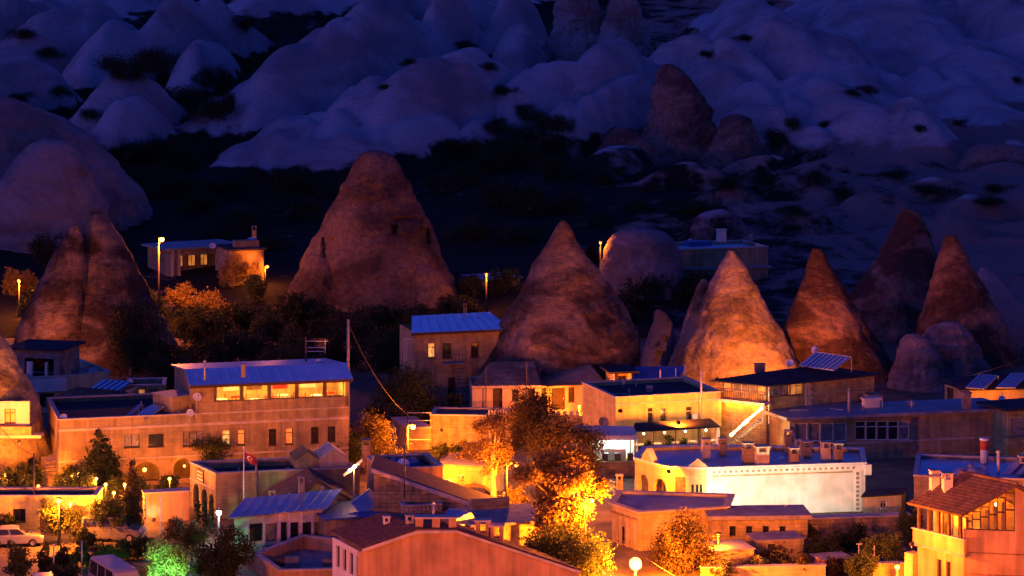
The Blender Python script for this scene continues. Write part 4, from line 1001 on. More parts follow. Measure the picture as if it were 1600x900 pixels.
for i, (x, w_, y0, y1) in enumerate(((701, 15, 750, 778), (720, 9, 742, 778))):
    t = thing('gate_pillar', ['squat stone gate pillar before the yellow outbuilding', 'slim capped gate pillar before the yellow outbuilding'][i], 'pillar', atz(x, y1, .4)); t.location.z = 0
    chimney(t, x, w_, y0, y1 + 6, 0.1, STONE, i == 1, COPING, name='shaft')
h = House('terrace_wall', 'orange lit retaining wall under the cave terrace', [(672, 649), (800, 651)], 2.9, 4, mat=STONE, cat='wall'); h.walls(); h.flat(.05, EARTH)
for k in range(8):
    p = h.F[0].pt(h.L[0] * (.72 + .035 * k), -.15, 3.0); MB().box(p.x - .08, p.x + .08, p.y - .1, p.y + .1, 3.0, 3.45).build('merlon', COPING, h.root)
h = House('lower_retaining_wall', 'dark orange wall with garden bed behind the pole lamp', [(636, 670), (674, 668)], 2.0, 6, mat=STONE, cat='wall'); h.walls(); h.slab(.02, .08, COPING)
# ================================================================ buildings around and behind the cones
h = House('blue_roof_house', 'two storey house with blue seamed metal roof left of the largest cone', [(648, 519), (790, 513)], 8.2, 6, mat=PLASTER, zb=0)
for r, k in [((669, 536, 680, 559), 'lit'), ((691, 536, 705, 560), 'dark'), ((736, 535, 748, 558), 'dark')]: h.win(r, k, (1, 2))
h.door((700, 590, 712, 640)); h.walls()
P = offset_poly(h.plan, -.45)
roof_plane(h.root, [(P[0].x, P[0].y, 8.2), (P[1].x, P[1].y, 8.2), (P[2].x - .3, P[2].y, 9.0), (P[3].x + 1.8, P[3].y, 9.0)], METAL_ROOF, .2, 'seam', 10, 'metal_roof', METAL_DULL)
MB().fbox(h.F[0], -.45, h.L[0] + .45, .46, .52, 7.95, 8.2).build('fascia', WOODDK, h.root)
chimney(h.root, 727, 5, 474, 490, 8.8, PLASTER)
fr = h.F[0]; a0, z1 = fr.uv(632, 531); a1, z0 = fr.uv(646, 566)
mb = MB(); mb.fbox(fr, a0, a0 + .08, -.3, -.2, z0 - 2, z1).fbox(fr, a0, a1 + .1, -.3, -.2, z1, z1 + .08).fbox(fr, a0 + .25, a0 + .31, -.3, -.2, z0, z1 - .25).fbox(fr, a0 + .3, a1 + .1, -.3, -.2, z1 - .3, z1 - .25)
mb.build('door_frame', STEEL, h.root)
a0 = fr.uv(690, 570)[0]; a1 = fr.uv(722, 570)[0]
MB().fbox(fr, a0, a1, .01, 1.4, 5.0, 5.12).build('landing', CONCRETE, h.root)
for k in range(12): MB().fbox(fr, a1 - .9, a1, .1 + .28 * k + 1.3 - 1.3, .38 + .28 * k, 4.7 - .36 * k, 4.78 - .36 * k).build('stair_tread', CONCRETE, h.root)
mb = MB()
for k in range(7): mb.tube([fr.pt(a0 + (a1 - a0) * k / 6, 1.38, 5.1), fr.pt(a0 + (a1 - a0) * k / 6, 1.38, 6.0)], .025, 5)
mb.tube([fr.pt(a0, 1.38, 6.0), fr.pt(a1, 1.38, 6.0)], .03, 5); mb.build('railing', DARKMET, h.root)
h = House('cave_annex', 'stone annex with pyramid roof at the right foot of the largest cone', [(843, 603), (943, 599)], 4.1, 6, mat=PLASTER_PALE, zb=0)
h.door((862, 606, 883, 640)); h.win((888, 605, 898, 628), 'dark', (1, 2)); h.win((925, 604, 938, 628), 'dark', (1, 2)); h.win((846, 606, 853, 622), 'dark', (1, 2)); h.walls()
P = offset_poly(h.plan, -.25); ap = at(922, 569, 259)
MB().add([(P[0].x + .9, P[0].y, 4.1), (P[1].x, P[1].y, 4.1), (P[2].x, P[2].y, 4.1), (P[3].x + .9, P[3].y, 4.1), tuple(ap)], [(0, 1, 4), (1, 2, 4), (2, 3, 4), (3, 0, 4), (3, 2, 1, 0)]).build('roof', TUFF, h.root)
MB().fbox(h.F[0], -.1, h.L[0] + .1, .003, .14, 3.9, 4.1).build('cornice', COPING, h.root)
tr = Frame((at(800, 640, 248).x, 247.5), (1, 0), (0, -1))
t = thing('terrace_parapet', 'toothed parapet along the terrace before the cave annex', 'parapet', tr.pt(3, 0, 0))
MB().fbox(tr, .5, 10.2, -.3, 0, -.5, 2.35).build('wall', STONE, t)
for k in range(16): MB().fbox(tr, .6 + k * .6, .95 + k * .6, -.28, -.02, 2.352, 2.7).build('merlon', COPING, t)
# pale cave front across the foot of the cone
h = House('cave_dwelling_front', 'pale cave dwelling front with a dark door at the left foot of the largest cone', [(738, 603), (845, 602)], 4.3, 6, mat=PLASTER_PALE, zb=0)
h.door((770, 607, 785, 642)); h.win((800, 609, 810, 626), 'dark', (1, 2)); h.win((826, 607, 836, 624), 'dark', (1, 2)); h.walls()
P = h.plan
roof_plane(h.root, [(P[0].x - .1, P[0].y - .1, 4.32), (P[1].x + .1, P[1].y - .1, 4.32), (P[2].x - .3, P[2].y, 5.7), (P[3].x + 2.0, P[3].y, 5.7)], TUFF, .3, None, 0)
MB().fbox(h.F[0], -.05, h.L[0] + .05, .003, .1, 4.1, 4.3).build('cornice', COPING, h.root)
MB().tube([h.F[0].pt(1.3, .1, 1.5), h.F[0].pt(1.3, .1, 6.2)], .04, 6).build('pipe', DARKMET, h.root); MB().tube([h.F[0].pt(5.2, .1, 1.5), h.F[0].pt(5.2, .1, 6.6)], .04, 6).build('pipe', DARKMET, h.root)
# --- porch kiosk and the navy awning on the roofs right of the cone
h = House('roof_kiosk', 'small flat roofed kiosk with white posts right of the largest cone', [(958, 583), (990, 582)], 5.3, 3, zb=1, mat=PLASTER, cat='kiosk')
h.door((966, 587, 979, 622)); h.walls(); h.slab(.5, .18, ROOFDK)
for x in (957, 983): 
    a = h.F[0].uv(x, 600)[0]; MB().fbox(h.F[0], a - .1, a + .14, .02, .3, 1, 5.3).build('post', PLASTER_WHITE, h.root)
t = thing('navy_awning', 'sagging navy awning held by white posts behind the yellow building', 'awning', atz(1030, 612, 4))
c = [atz(985, 608, 4.2), atz(1050, 606, 4.2), atz(1072, 572, 5.6), atz(992, 573, 5.6)]
pts = []; fc = []
for j in range(9):
    for i in range(13):
        u, v = i / 12, j / 8; q_ = (c[0] * (1 - u) + c[1] * u) * (1 - v) + (c[3] * (1 - u) + c[2] * u) * v; q_.z -= .5 * math.sin(math.pi * u) * math.sin(math.pi * v); pts.append(q_)
for j in range(8):
    for i in range(12): a = j * 13 + i; fc.append((a, a + 1, a + 14, a + 13))
MB().add(pts, fc).build('sheet', TARP, t, True)
for (x, y0, y1) in ((1032, 578, 602), (1056, 575, 602), (1064, 570, 598)):
    p = at(x, y1, 250); MB().tube([(p.x, 250, 3.0), (p.x + (.4 if x > 1060 else 0), 250, at(x, y0, 250).z)], .06, 6).build('post', WHITE, t)
MB().tube([c[0], c[1]], .05, 6).build('front_rail', WHITE, t)
# --- yellow lit building
h = House('yellow_building', 'flat roofed stone building lit bright yellow below the floodlit cone', [(962, 622), (1127, 613)], 5.5, 9, mat=PLASTER_YELLOW, cat='building')
for r in [(1012, 637, 1021, 662), (1032, 637, 1042, 662), (1072, 635, 1082, 660)]: h.win(r, 'dark', (1, 2), fm=PLASTER_PALE)
h.hole((966, 639, 973, 645)); h.walls(par=.3); h.flat(.3, ROOFDK); h.band((1040, 628), .12); h.band((1040, 668), .12)
MB().fbox(h.F[0], .2, 1.2, -.3, -.25, 4.4, 4.9).build('vent_back', DARKMET, h.root)
fr = h.F[0]; zz = .4; r_ = 0
while zz < 5.0:
    MB().fbox(fr, .0, h.L[0], .002, .012, zz, zz + .36).build('stone_course', PLASTER_YELLOW, h.root) if False else None
    zz += .4
p = fr.pt(fr.uv(1093, 640)[0], .15, 0)
MB().tube([(p.x, p.y, .5), (p.x, p.y, 5.2), (p.x + .1, p.y, 5.4), (p.x + .1, p.y, 7.6)], .1, 8).build('stove_pipe', STEEL, h.root, True)
MB().fbox(fr, fr.uv(1080, 640)[0], fr.uv(1088, 640)[0], .03, .35, 3.0, 3.7).build('air_conditioner', WHITE, h.root)
YB = h
clutter(h, 6, 8, 5.2)
# --- balcony house with the hip roof
h = House('balcony_house', 'dark hip roofed house with a glazed corner balcony, centre right', [(1197, 601), (1366, 584)], 6.5, back=[(1126, 594)], mat=STONE)
h.win((1236, 597, 1255, 617), 'glow', (2, 2), fm=WOOD); h.win((1200, 600, 1233, 619), 'curt', (3, 1), fm=WOOD)
lf = h.F[h.left]
for k in range(5): h.win((1130 + k * 13.2, 594 + k * 1.2, 1141.5 + k * 13.2, 611 + k * 1.4), 'glow' if k in (0, 4) else 'curt', (1, 1), h.left, False, WHITE, False, fw=.08)
h.walls()
P = offset_poly(h.plan, -.6); cc = sum(P, Vector((0, 0))) / 4; r1 = P[0] * .35 + P[3] * .15 + P[1] * .3 + P[2] * .2; r2 = cc * .5 + (P[1] + P[2]) * .25
r1 = (P[0] + P[3]) / 2 * .62 + (P[1] + P[2]) / 2 * .38; r2 = (P[0] + P[3]) / 2 * .3 + (P[1] + P[2]) / 2 * .7
V = [(p.x, p.y, 6.5) for p in P] + [(r1.x, r1.y, 7.35), (r2.x, r2.y, 7.35)]
MB().add(V + [(p.x, p.y, 6.38) for p in P], [(0, 1, 5, 4), (1, 2, 5), (2, 3, 4, 5), (3, 0, 4), (0, 3, 2, 1)][:4] + [(6, 7, 1, 0), (7, 8, 2, 1), (8, 9, 3, 2), (9, 6, 0, 3), (9, 8, 7, 6)]).build('roof', ROOFDK, h.root)
zb_ = lf.uv(1160, 624)[1]
MB().fbox(lf, -.2, h.L[h.left] + .3, 0.01, .9, zb_ - .25, zb_).build('balcony_floor', PLASTER_WHITE, h.root)
mb = MB()
for k in range(22): mb.fbox(lf, k * h.L[h.left] / 21, k * h.L[h.left] / 21 + .05, .8, .84, zb_, zb_ + .95)
mb.build('balusters', WOOD, h.root); MB().fbox(lf, -.2, h.L[h.left] + .3, .78, .87, zb_ + .95, zb_ + 1.03).build('handrail', WOOD, h.root)
MB().fbox(h.F[0], h.L[0] * .36, h.L[0] * .37, .003, .05, 4, 6.3).build('quoin_strip', COPING, h.root)
for k in range(9):
    MB().fbox(h.F[0], h.L[0] * .375, h.L[0] * .375 + (.55 if k % 2 else .32), .003, .05, 3.95 + k * .27, 4.2 + k * .27).build('quoin', COPING, h.root)
MB().tube([h.F[0].pt(0.1, .3, 3), h.F[0].pt(.1, .3, 6.4)], .07, 8).build('corner_post', WHITE, h.root)
chimney(h.root, 1187, 14, 568, 577, 6.9, STONE_DK, False); 
BH = h
dish('grey dish on the dark hip roof left of the large collector', 1234, 567, 246, 6, -20, 30, 6.9)
solar('largest blue collector, tilted on the balcony house roof', [(1248, 571), (1303, 579), (1328, 556), (1275, 550)], 7.4, 1.3, 8)
p = atz(1273, 549, 8.5); o = MB().lathe(p, [(.1, -.3), (.3, -.1), (.3, .35), (.12, .5), (0, .5)], 12).build('roof_water_drum', WHITE, None, True); tag(o, 'small water drum behind the top of the largest collector', 'water drum')
MB()
# --- long low building
h = House('long_low_building', 'long low building with white framed window rows, right', [(1234, 656), (1578, 641)], 3.9, back=[(1192, 642)], mat=PLASTER, cat='building')
for i in range(4): h.win((1243 + i * 20.5, 661, 1262 + i * 20.5, 690), 'curt', (1, 1), 0, False, WHITE, i == 0, fw=.09)
for i in range(5): h.win((1337 + i * 17, 658, 1353.5 + i * 17, 688), 'dark' if i < 4 else 'curt', (1, 2), 0, False, WHITE, False, fw=.08)
h.walls(); h.slab(.55, .28, ROOFSLAB)
lf = h.F[h.left]
for k in range(8): 
    a = h.F[0].uv(1425 if k % 2 else 1425, 680)[0]; MB().fbox(h.F[0], a, a + (.62 if k % 2 else .35), .003, .06, .3 + k * .42, .68 + k * .42).build('quoin', STONE_DK, h.root)
for k in range(8):
    a = h.F[0].uv(1233, 680)[0]; MB().fbox(h.F[0], a + .02, a + (.55 if k % 2 else .3), .003, .05, .3 + k * .42, .68 + k * .42).build('quoin', COPING if k % 2 else STONE_DK, h.root)
h.band((1300, 694), .14)
chimney(h.root, 1510, 12, 612, 640, 4.1, STONE_DK, False)
MB().fbox(h.F[0], h.L[0] * .45, h.L[0] * .45 + 1.4, -6.5, -5.2, 4.19, 4.9).build('roof_hatch', STONE_DK, h.root)
MB().fbox(h.F[0], h.L[0] * .38, h.L[0] * .38 + 1.7, -3.5, -2.5, 4.9, 5.1).fbox(h.F[0], h.L[0] * .38 + .1, h.L[0] * .38 + 1.6, -3.4, -2.6, 4.19, 4.9).build('roof_unit', PLASTER_WHITE, h.root)
LB = h
clutter(h, 8, 9, 4.18)
pole('grey utility pole before the long low building', 1327, 606, 716, None, .14, z=0)
h = House('yellow_hut', 'low hut with yellow lit wall and white gable side under the right cones', [(1503, 609), (1650, 606)], 3.0, back=[(1476, 600)], mat=PLASTER_YELLOW, zb=0)
h.door((1480, 606, 1490, 640), face=h.left); h.walls()
P = offset_poly(h.plan, -.3)
roof_plane(h.root, [(P[0].x, P[0].y, 3.05), (P[1].x, P[1].y, 3.05), (P[2].x, P[2].y, 3.75), (P[3].x, P[3].y, 3.75)], ROOFDK, .12, None, 0)
solar('left collector of the pair on the yellow lit hut', [(1508, 606), (1538, 608), (1551, 592), (1530, 585)], 3.1, .9, 5, False, METAL_DULL)
solar('right collector of the pair on the yellow lit hut', [(1556, 606), (1586, 606), (1600, 590), (1580, 583)], 3.1, .9, 5, False, METAL_DULL)
dish('dish before the yellow lit hut wall at the right', 1566, 624, 252, 6, -10, 30, 3.9)
YH = h
h = House('edge_house', 'house cut by the right edge with a shuttered window and dark roof', [(1575, 641), (1680, 633)], 4.4, 3.5, mat=PLASTER)
h.win((1580, 652, 1606, 684), 'curt', (1, 1), fm=WHITE); h.walls(); h.slab(.7, .2, ROOFDK); MB().fbox(h.F[0], -.5, 4, .01, .7, 1.0, 2.0).build('balcony', STONE, h.root)
# ================================================================ cafe terrace
t = thing('white_canopy', 'white cafe canopy lit from beneath, left of the dark awning', 'canopy', atz(940, 735, 0))
c = [atz(884, 684, 3.4), atz(996, 682, 3.4), atz(990, 668, 3.7), atz(900, 666, 3.7)]
MB().prism(c, (0, 0, .12)).build('roof', PLASTER_WHITE, t); MB().prism([c[0], c[1], c[1] - Vector((0, 0, .3)), c[0] - Vector((0, 0, .3))], (0, .04, 0)).build('valance', WHITE, t)
for k, q in enumerate([c[0], c[1], c[2], c[3], (c[0] + c[1]) / 2]): MB().tube([(q.x, q.y + .1, -.2), (q.x, q.y + .1, q.z)], .06, 8).build('post', WHITE, t)
for k in range(2):
    q = (c[0] * (.75 - .4 * k) + c[2] * (.25 + .4 * k)); q = Vector((q.x, q.y, 3.25)); MB().tube([q - Vector((1, 0, 0)), q + Vector((1, 0, 0))], .05, 8).build('tube_light', BULB_W, t); lamp_light(t, q - Vector((0, 0, .2)), 620, (.75, 1, .9), .3)
MB().box(c[0].x, c[1].x, c[0].y - .2, c[2].y, -.3, 1.35).build('terrace_plinth', STONE, t)
MB().box(c[0].x + .6, c[1].x - 1, c[0].y + .9, c[0].y + 1.3, 1.35, 2.25).build('bar_counter', PLASTER_WHITE, t)
MB().box(c[0].x + .2, c[1].x - .2, c[2].y - .3, c[2].y - .2, 1.35, 3.5).build('rear_panel', WHITE, t)
for k in range(5): MB().box(c[0].x + 1 + k * 1.1, c[0].x + 1.5 + k * 1.1, c[0].y + .2, c[0].y + .6, 1.35, 2.0).build('stool', DARKMET, t)
t = thing('dark_awning', 'dark cafe awning stretched in front of the yellow building', 'awning', atz(1050, 720, 0))
c = [atz(985, 676, 3.4), atz(1126, 668, 3.4), atz(1110, 655, 3.9), atz(992, 662, 3.9)]
MB().prism(c, (0, 0, .08)).build('roof', ROOFDK, t)
MB().prism([(q.x, q.y - .2, -.3) for q in c[:2]] + [(q.x, q.y + .5, -.3) for q in c[2:]], (0, 0, 1.65)).build('terrace_plinth', STONE, t)
for k in range(4):
    q = c[0].lerp(c[1], .15 + .23 * k) + Vector((0, .5, -.25)); MB().ball(q, .09, 8, 6).build('bulb', BULB_WARM, t, True); lamp_light(t, q - Vector((0, 0, .2)), 120, WARM)
for k in range(5):
    q = c[0] * (1 - k / 4) + c[1] * (k / 4); MB().tube([(q.x, q.y + .1, -.2), (q.x, q.y + .1, q.z)], .05, 6).build('post', WOODDK, t)
for k in range(5):
    q = c[0] * (.9 - k * .2) + c[1] * (.1 + k * .2); q = Vector((q.x, q.y + 1.2, 1.35)); tb = thing('cafe_table', ORD[k] + ' of the five cafe tables under the dark awning', 'table', q, 'cafe tables under the dark awning')
    MB().lathe(q + Vector((0, 0, .72)), [(0, 0), (.45, 0), (.45, .05), (0, .05)], 14).build('table_top', WHITE, tb); MB().lathe(q, [(.25, 0), (.05, .06), (.05, .72)], 8).build('table_leg', DARKMET, tb)
for i, x in enumerate((1008, 1122)):
    q = onground(x, 712); ub = thing('folded_parasol', ['folded white parasol at the left end of the dark awning', 'folded white parasol at the right end of the dark awning'][i], 'parasol', q)
    MB().tube([q, q + Vector((0, 0, 2.6))], .03, 6).build('pole', WHITE, ub); MB().lathe(q, [(.3, 1.0), (.26, 1.5), (.16, 2.2), (.03, 2.7)], 9).build('canopy', WHITE, ub, True)
q = onground(880, 718)
for k in range(0): pass
# ================================================================ arcaded white walled building with chimneys
h = House('arch_building', 'white walled building with arches and many rooftop chimneys, right of centre', [(992, 717), (1043, 731), (1103, 733), (1352, 725)], 3.85, back=[(1005, 700), (1090, 697), (1348, 702)], mat=PLASTER_YELLOW, cat='building')
for r in [(999, 742, 1013, 782), (1021, 748, 1041, 784)]: h.hole(r, 0, True)
h.door((1055, 745, 1071, 782), WOOD, 1)
for x in (1080, 1087, 1093): h.win((x, 757, x + 4, 778), 'dark', (1, 1), 1, sill=False)
mb = MB()
for i in (0, 1, 3, 4, 5): wall_mesh(mb, h.F[i], h.L[i], h.zb, h.zt, h.ops[i])
mb.build('wall', PLASTER_YELLOW, h.root)
mb = MB(); wall_mesh(mb, h.F[2], h.L[2], h.zb, h.zt, []); mb.build('front_wall', WALL_MURAL, h.root)
h.flat(.25, ROOFWET, PLASTER_WHITE, .12, .3, .16)
fr = h.F[0]; MB().fbox(fr, -.1, h.L[0], -2.2, -2.0, -.4, 3.5).build('porch_wall', PLASTER, h.root)
fr = h.F[2]; a1 = h.L[2]
MB().fbox(fr, 0.02, a1 + .15, .005, .16, 3.45, 3.85).build('cornice', PLASTER_WHITE, h.root)
MB().fbox(fr, a1 - .1, a1 + .45, -.6, .3, 3.0, 3.84).build('corner_block', PLASTER_WHITE, h.root)
MB().fbox(fr, a1 - 1.0, a1 - .35, .004, .07, -.3, 3.44).build('corner_pilaster', PLASTER_WHITE, h.root)
for k in range(26): MB().fbox(fr, .5 + k * .47, .72 + k * .47, .161, .19, 3.52, 3.7).build('ornament_tile', STONE_DK if k % 2 else PLASTER, h.root)
for k in range(9): MB().fbox(fr, a1 - .8, a1 - .55, .071, .1, .1 + k * .36, .34 + k * .36).build('ornament_tile', STONE_DK, h.root)
MB().fbox(fr, .6, a1 - 1.1, .004, .03, 3.2, 3.3).build('ornament_border', PLASTER, h.root)
for (f_i, xa, yt) in ((0, 1012, 703), (1, 1091, 718)):
    fq = h.F[f_i]; a = fq.uv(xa, 722)[0]; zt = fq.uv(xa, yt)[1]; P = [fq.pt(a - .75, .05, 4.0), fq.pt(a + .75, .05, 4.0), fq.pt(a, .05, zt)]
    o = MB().prism(P, Vector((-fq.n.x, -fq.n.y, 0)) * .5).build('pediment', PLASTER_YELLOW, h.root)
    bk = Vector((-fq.n.x, -fq.n.y, 0)) * .6
    for s_ in (0, 1):
        e0, e1 = P[s_] + Vector((fq.n.x, fq.n.y, 0)) * .06, P[2] + Vector((fq.n.x, fq.n.y, 0)) * .06
        MB().prism([e0, e1, e1 + bk, e0 + bk], (0, 0, .1)).build('coping', COPING, o)
for i, (x, w_, y0, y1) in enumerate([(1103, 12, 685, 719), (1129, 11, 684, 712), (1168, 15, 691, 727), (1190, 20, 696, 729), (1240, 13, 699, 727), (1261, 12, 689, 716), (1290, 13, 690, 721), (1309, 13, 692, 723), (1231, 10, 672, 708), (1247, 9, 686, 712)]):
    chimney(h.root, x, w_, y0, y1, 3.6, PLASTER if i % 3 else PLASTER_PALE, True, PLASTER_PALE)
p = atz(1190, 728, 3.6)
AB = h
t = thing('roof_ventilators', 'low white ventilator on the wet roof among the chimneys', 'ventilator', atz(1223, 718, 3.6)); t.name = 'roof_ventilator'
q = t.location.copy(); MB().lathe(q, [(.25, 0), (.3, .12), (.2, .25), (0, .3)], 12).build('dome', WHITE, t, True); MB().lathe(q, [(.34, 0), (.34, .05), (.2, .06)], 12).build('base', STEEL, t)
# --- pilastered house under it, front corner
h = House('pilastered_house', 'yellow lit low house with pilasters above the brightest street lamp', [(956, 787), (1000, 802), (1136, 793)], 2.9, 4.6, mat=PLASTER_YELLOW)
h.win((966, 822, 976, 846), 'dark', (1, 1)); h.walls(par=.1); h.flat(.1, ROOFSLAB, PLASTER_PALE, .25)
for i, x in enumerate((961, 971, 982, 993)):
    a = h.F[0].uv(x, 830)[0]; MB().fbox(h.F[0], a - .12, a + .12, .004, .14, -.4, 2.3).build('pilaster', PLASTER_PALE, h.root)
    MB().fbox(h.F[0], a - .3, a + .3, .004, .32, 2.3, 2.42).build('capital', STONE, h.root)
PHH = h
h = House('stone_shed', 'long low stone shed with a concrete roof beam below the white wall', [(1112, 812), (1262, 810)], 2.5, 3.4, mat=STONE)
for i in range(4): h.win((1140 + i * 26, 822, 1150 + i * 26, 838), 'dark', (1, 1), sill=False)
h.walls(); h.slab(.3, .3, CONCRETE)
dish('orange lit dish on the stone shed roof before the white wall', 1228, 797, 204, 7, 30, 10, 2.7)
h = House('small_flat_shed', 'small shed with pale sheet roof among vines, bottom right of centre', [(1116, 862), (1178, 858)], 1.9, 3, mat=STONE); h.walls(); h.slab(.1, .08, ROOFSLAB)
h = House('garden_store', 'stone garden store with dark doorway below the stone shed', [(1182, 846), (1256, 842)], 1.7, 2.5, mat=STONE); h.door((1200, 850, 1212, 872)); h.walls(); h.slab(.08, .08, CONCRETE)
h = House('brick_box', 'red brick box near the bottom edge right of centre', [(1284, 876), (1332, 872)], 1.0, 2, mat=M('red_brick', (.30, .10, .06), var=.3)); h.walls(); h.slab(.05, .08, CONCRETE)
h = House('garden_retaining_wall', 'rough stone garden wall running right from the white walled building', [(1256, 812), (1425, 806)], 1.6, 1.0, mat=STONE, cat='wall'); h.walls(); h.slab(.05, .1, COPING)
fr = h.F[0]
for r_ in range(4):
    a = 0
    while a < h.L[0] - .5:
        w_ = random.uniform(.35, .7); MB().fbox(fr, a + .015, a + w_ - .015, .002, .05 + random.random() * .05, .15 + r_ * .36, .48 + r_ * .36).build('stone', STONE, h.root); a += w_
h = House('small_white_house', 'small pale house with one window behind the garden shrubs', [(1348, 777), (1408, 773)], 2.2, back=[(1356, 768)], mat=PLASTER_PALE); h.win((1376, 782, 1386, 794), 'dark', (2, 2), fm=WHITE); h.walls(); h.slab(.15, .12, ROOFDK)
h = House('street_wall', 'low lit street wall along the bottom edge right of the brightest lamp', [(1096, 888), (1290, 884)], .9, .5, mat=PLASTER_YELLOW, cat='wall'); h.walls(); h.slab(.06, .08, COPING)
h = House('street_wall', 'lit wall at the bottom edge before the right tiled house', [(1364, 882), (1434, 880)], 1.0, .5, mat=PLASTER_YELLOW, cat='wall'); h.walls(); h.slab(.06, .08, COPING)
# ================================================================ tiled house, bottom right
t = thing('tiled_corner_house', 'tall house with brown tiled roof, sunroom and balcony, bottom right', 'house', (32, 186, 0)); TH = t
c0, cl = atz(1506, 801, 6.3).to_2d(), atz(1434, 785, 6.3).to_2d(); cr = atz(1690, 808, 6.3).to_2d(); bk = cl - c0
g = Frame(c0, cr - c0, (0, -1)); g.n = Vector((g.u.y, -g.u.x)); LG_ = (cr - c0).length
l = Frame(cl, c0 - cl, (-1, 0)); l.n = Vector((l.u.y, -l.u.x)); LL = (c0 - cl).length
ar = g.uv(1590, 757)[0]; zr_ = g.uv(1590, 757)[1]; zr_ = min(zr_, 8.6)
zbal = g.uv(1508, 842)[1]; zsl = g.uv(1545, 829)[1]
# gable wall: pier at right and the masonry below the glazing
mb = MB(); e1 = g.uv(1586, 800)[0]
mb.prism([g.pt(0.0, 0, 2.0), g.pt(LG_, 0, 2.0), g.pt(LG_, 0, zsl), g.pt(0, 0, zsl)], Vector((-g.n.x, -g.n.y, 0)) * .35)
mb.prism([g.pt(e1, 0, zsl), g.pt(LG_, 0, zsl), g.pt(LG_, 0, 5.5), g.pt(ar * 2, 0, 6.2), g.pt(ar, 0, zr_ - .15), g.pt(e1, 0, 6.2 + (zr_ - 6.2) * e1 / ar - .15)], Vector((-g.n.x, -g.n.y, 0)) * .35)
mb.build('gable_wall', PLASTER_ROSE, t)
zt = lambda a: 6.2 + (zr_ - 6.2) * a / ar - .12
gx = [g.uv(x, 805)[0] for x in (1509, 1519, 1532, 1545, 1558, 1571, 1586)]
for i in range(6):                                     # each pane of the sunroom under the sloping verge
    a0, a1 = gx[i], gx[i + 1]
    z2 = min(zt(a0), zt(a1)); mb = MB(); w_ = .05
    for (za, zb2) in ((zsl, zsl + (z2 - zsl) * .55), (zsl + (z2 - zsl) * .55, z2)):
        mb.fbox(g, a0, a0 + w_, -.2, -.12, za, zb2).fbox(g, a1 - w_, a1, -.2, -.12, za, zb2).fbox(g, a0 + w_, a1 - w_, -.2, -.12, za, za + w_).fbox(g, a0 + w_, a1 - w_, -.2, -.12, zb2 - w_, zb2)
    o = mb.build('sunroom_window', WOODDK, t); MB().fbox(g, a0 + .02, a1 - .02, -.18, -.16, zsl, z2).build('pane', GLASS, o)
roomb = Vector((-g.n.x, -g.n.y, 0)) * 3.4
MB().prism([g.pt(-.1, -3.2, zsl - .8), g.pt(e1 + .5, -3.2, zsl - .8), g.pt(e1 + .5, -3.2, 7.4), g.pt(-.1, -3.2, 6.0)], Vector((-g.n.x, -g.n.y, 0)) * .2).build('inner_wall', PLASTER_YELLOW, t)
MB().fbox(g, 0, LG_, -4.5, -.35, zsl - 1.0, zsl - .85).build('sunroom_floor', CONCRETE, t)
sr = thing('sunroom_lamp', 'lamp inside the sunroom of the tiled corner house', 'lamp', g.pt(ar * .6, -1.8, 6.6)); q = sr.location.copy()
MB().ball(q, .1).build('bulb', BULB_WARM, sr, True); MB().tube([q, q + Vector((0, 0, .5))], .02, 5).build('cord', DARKMET, sr); lamp_light(sr, q - Vector((0, 0, .2)), 380, SOD)
bl_ = thing('balcony_lamp', 'lamp over the balcony of the tiled corner house', 'lamp', l.pt(LL * .5, -.8, 5.7)); q = bl_.location.copy()
MB().ball(q, .08).build('bulb', BULB_WARM, bl_, True); MB().tube([q, q + Vector((0, 0, .4))], .02, 5).build('cord', DARKMET, bl_); lamp_light(bl_, q - Vector((0, 0, .2)), 160, SOD)
for k, x in enumerate((1540, 1553, 1566)):
    a = g.uv(x, 805)[0]; MB().fbox(g, a - .05, a + .28, -1.2, -1.12, zsl - .5, 6.3 + .3 * k).build('curtain', PLASTER_PALE, t)
ov = .5
er0 = l.pt(-.6, ov, 6.2); er1 = l.pt(LL + .25, ov, 6.2); d_ = (er1 - er0)
rd1 = g.pt(ar, .25, zr_ + .05); rd0 = rd1 - d_
roof_plane(t, [er0, er1, rd1, rd0], TILE, .14, 'tile', 13)
rb1 = g.pt(ar * 2 + .6, .25, 6.1); roof_plane(t, [rb1, rb1 - d_, rd0, rd1], TILE_DK, .14, 'tile', 10)
MB().tube([rd1 + Vector((0, 0, .08)), rd0 + Vector((0, 0, .08))], .12, 8).build('ridge_tile', TILE, t)
# lower storeys
mb = MB(); fr = l
ops = [(LL * f, LL * f + .45, .6, 2.6, False) for f in (.42, .62)]
wall_mesh(mb, l, LL, -.5, zbal - .9, ops); wall_mesh(mb, g, LG_, -.5, 2.05, [])
mb.prism([Vector((*p, zbal - 1.0)) for p in (c0, cr, cr + bk, cl)], (0, 0, .1)); mb.build('wall', PLASTER_ROSE, t)
for o in ops: make_window(t, l, *o[:4], 'dark', (1, 1), sill=False)
MB().fbox(l, -.2, LL + .3, .05, .3, zbal - 1.05, zbal - .02).build('balcony_wall', PLASTER_ROSE, t); MB().fbox(l, -.3, LL + .4, -1.6, .36, zbal - 1.2, zbal - 1.05).build('balcony_slab', CONCRETE, t)
MB().fbox(l, -.3, LL + .3, .0, .34, zbal - .02, zbal + .06).build('balcony_coping', COPING, t)
MB().fbox(l, -.1, LL, -1.9, -1.7, zbal - 1, 6.3).build('room_wall', PLASTER_YELLOW, t)
for i, f_ in enumerate((.06, .28, .5, .72, .97)): MB().fbox(l, LL * f_ - .09, LL * f_ + .09, 0.08, .26, zbal + .06, 6.2).build('balcony_post', WOODDK, t)
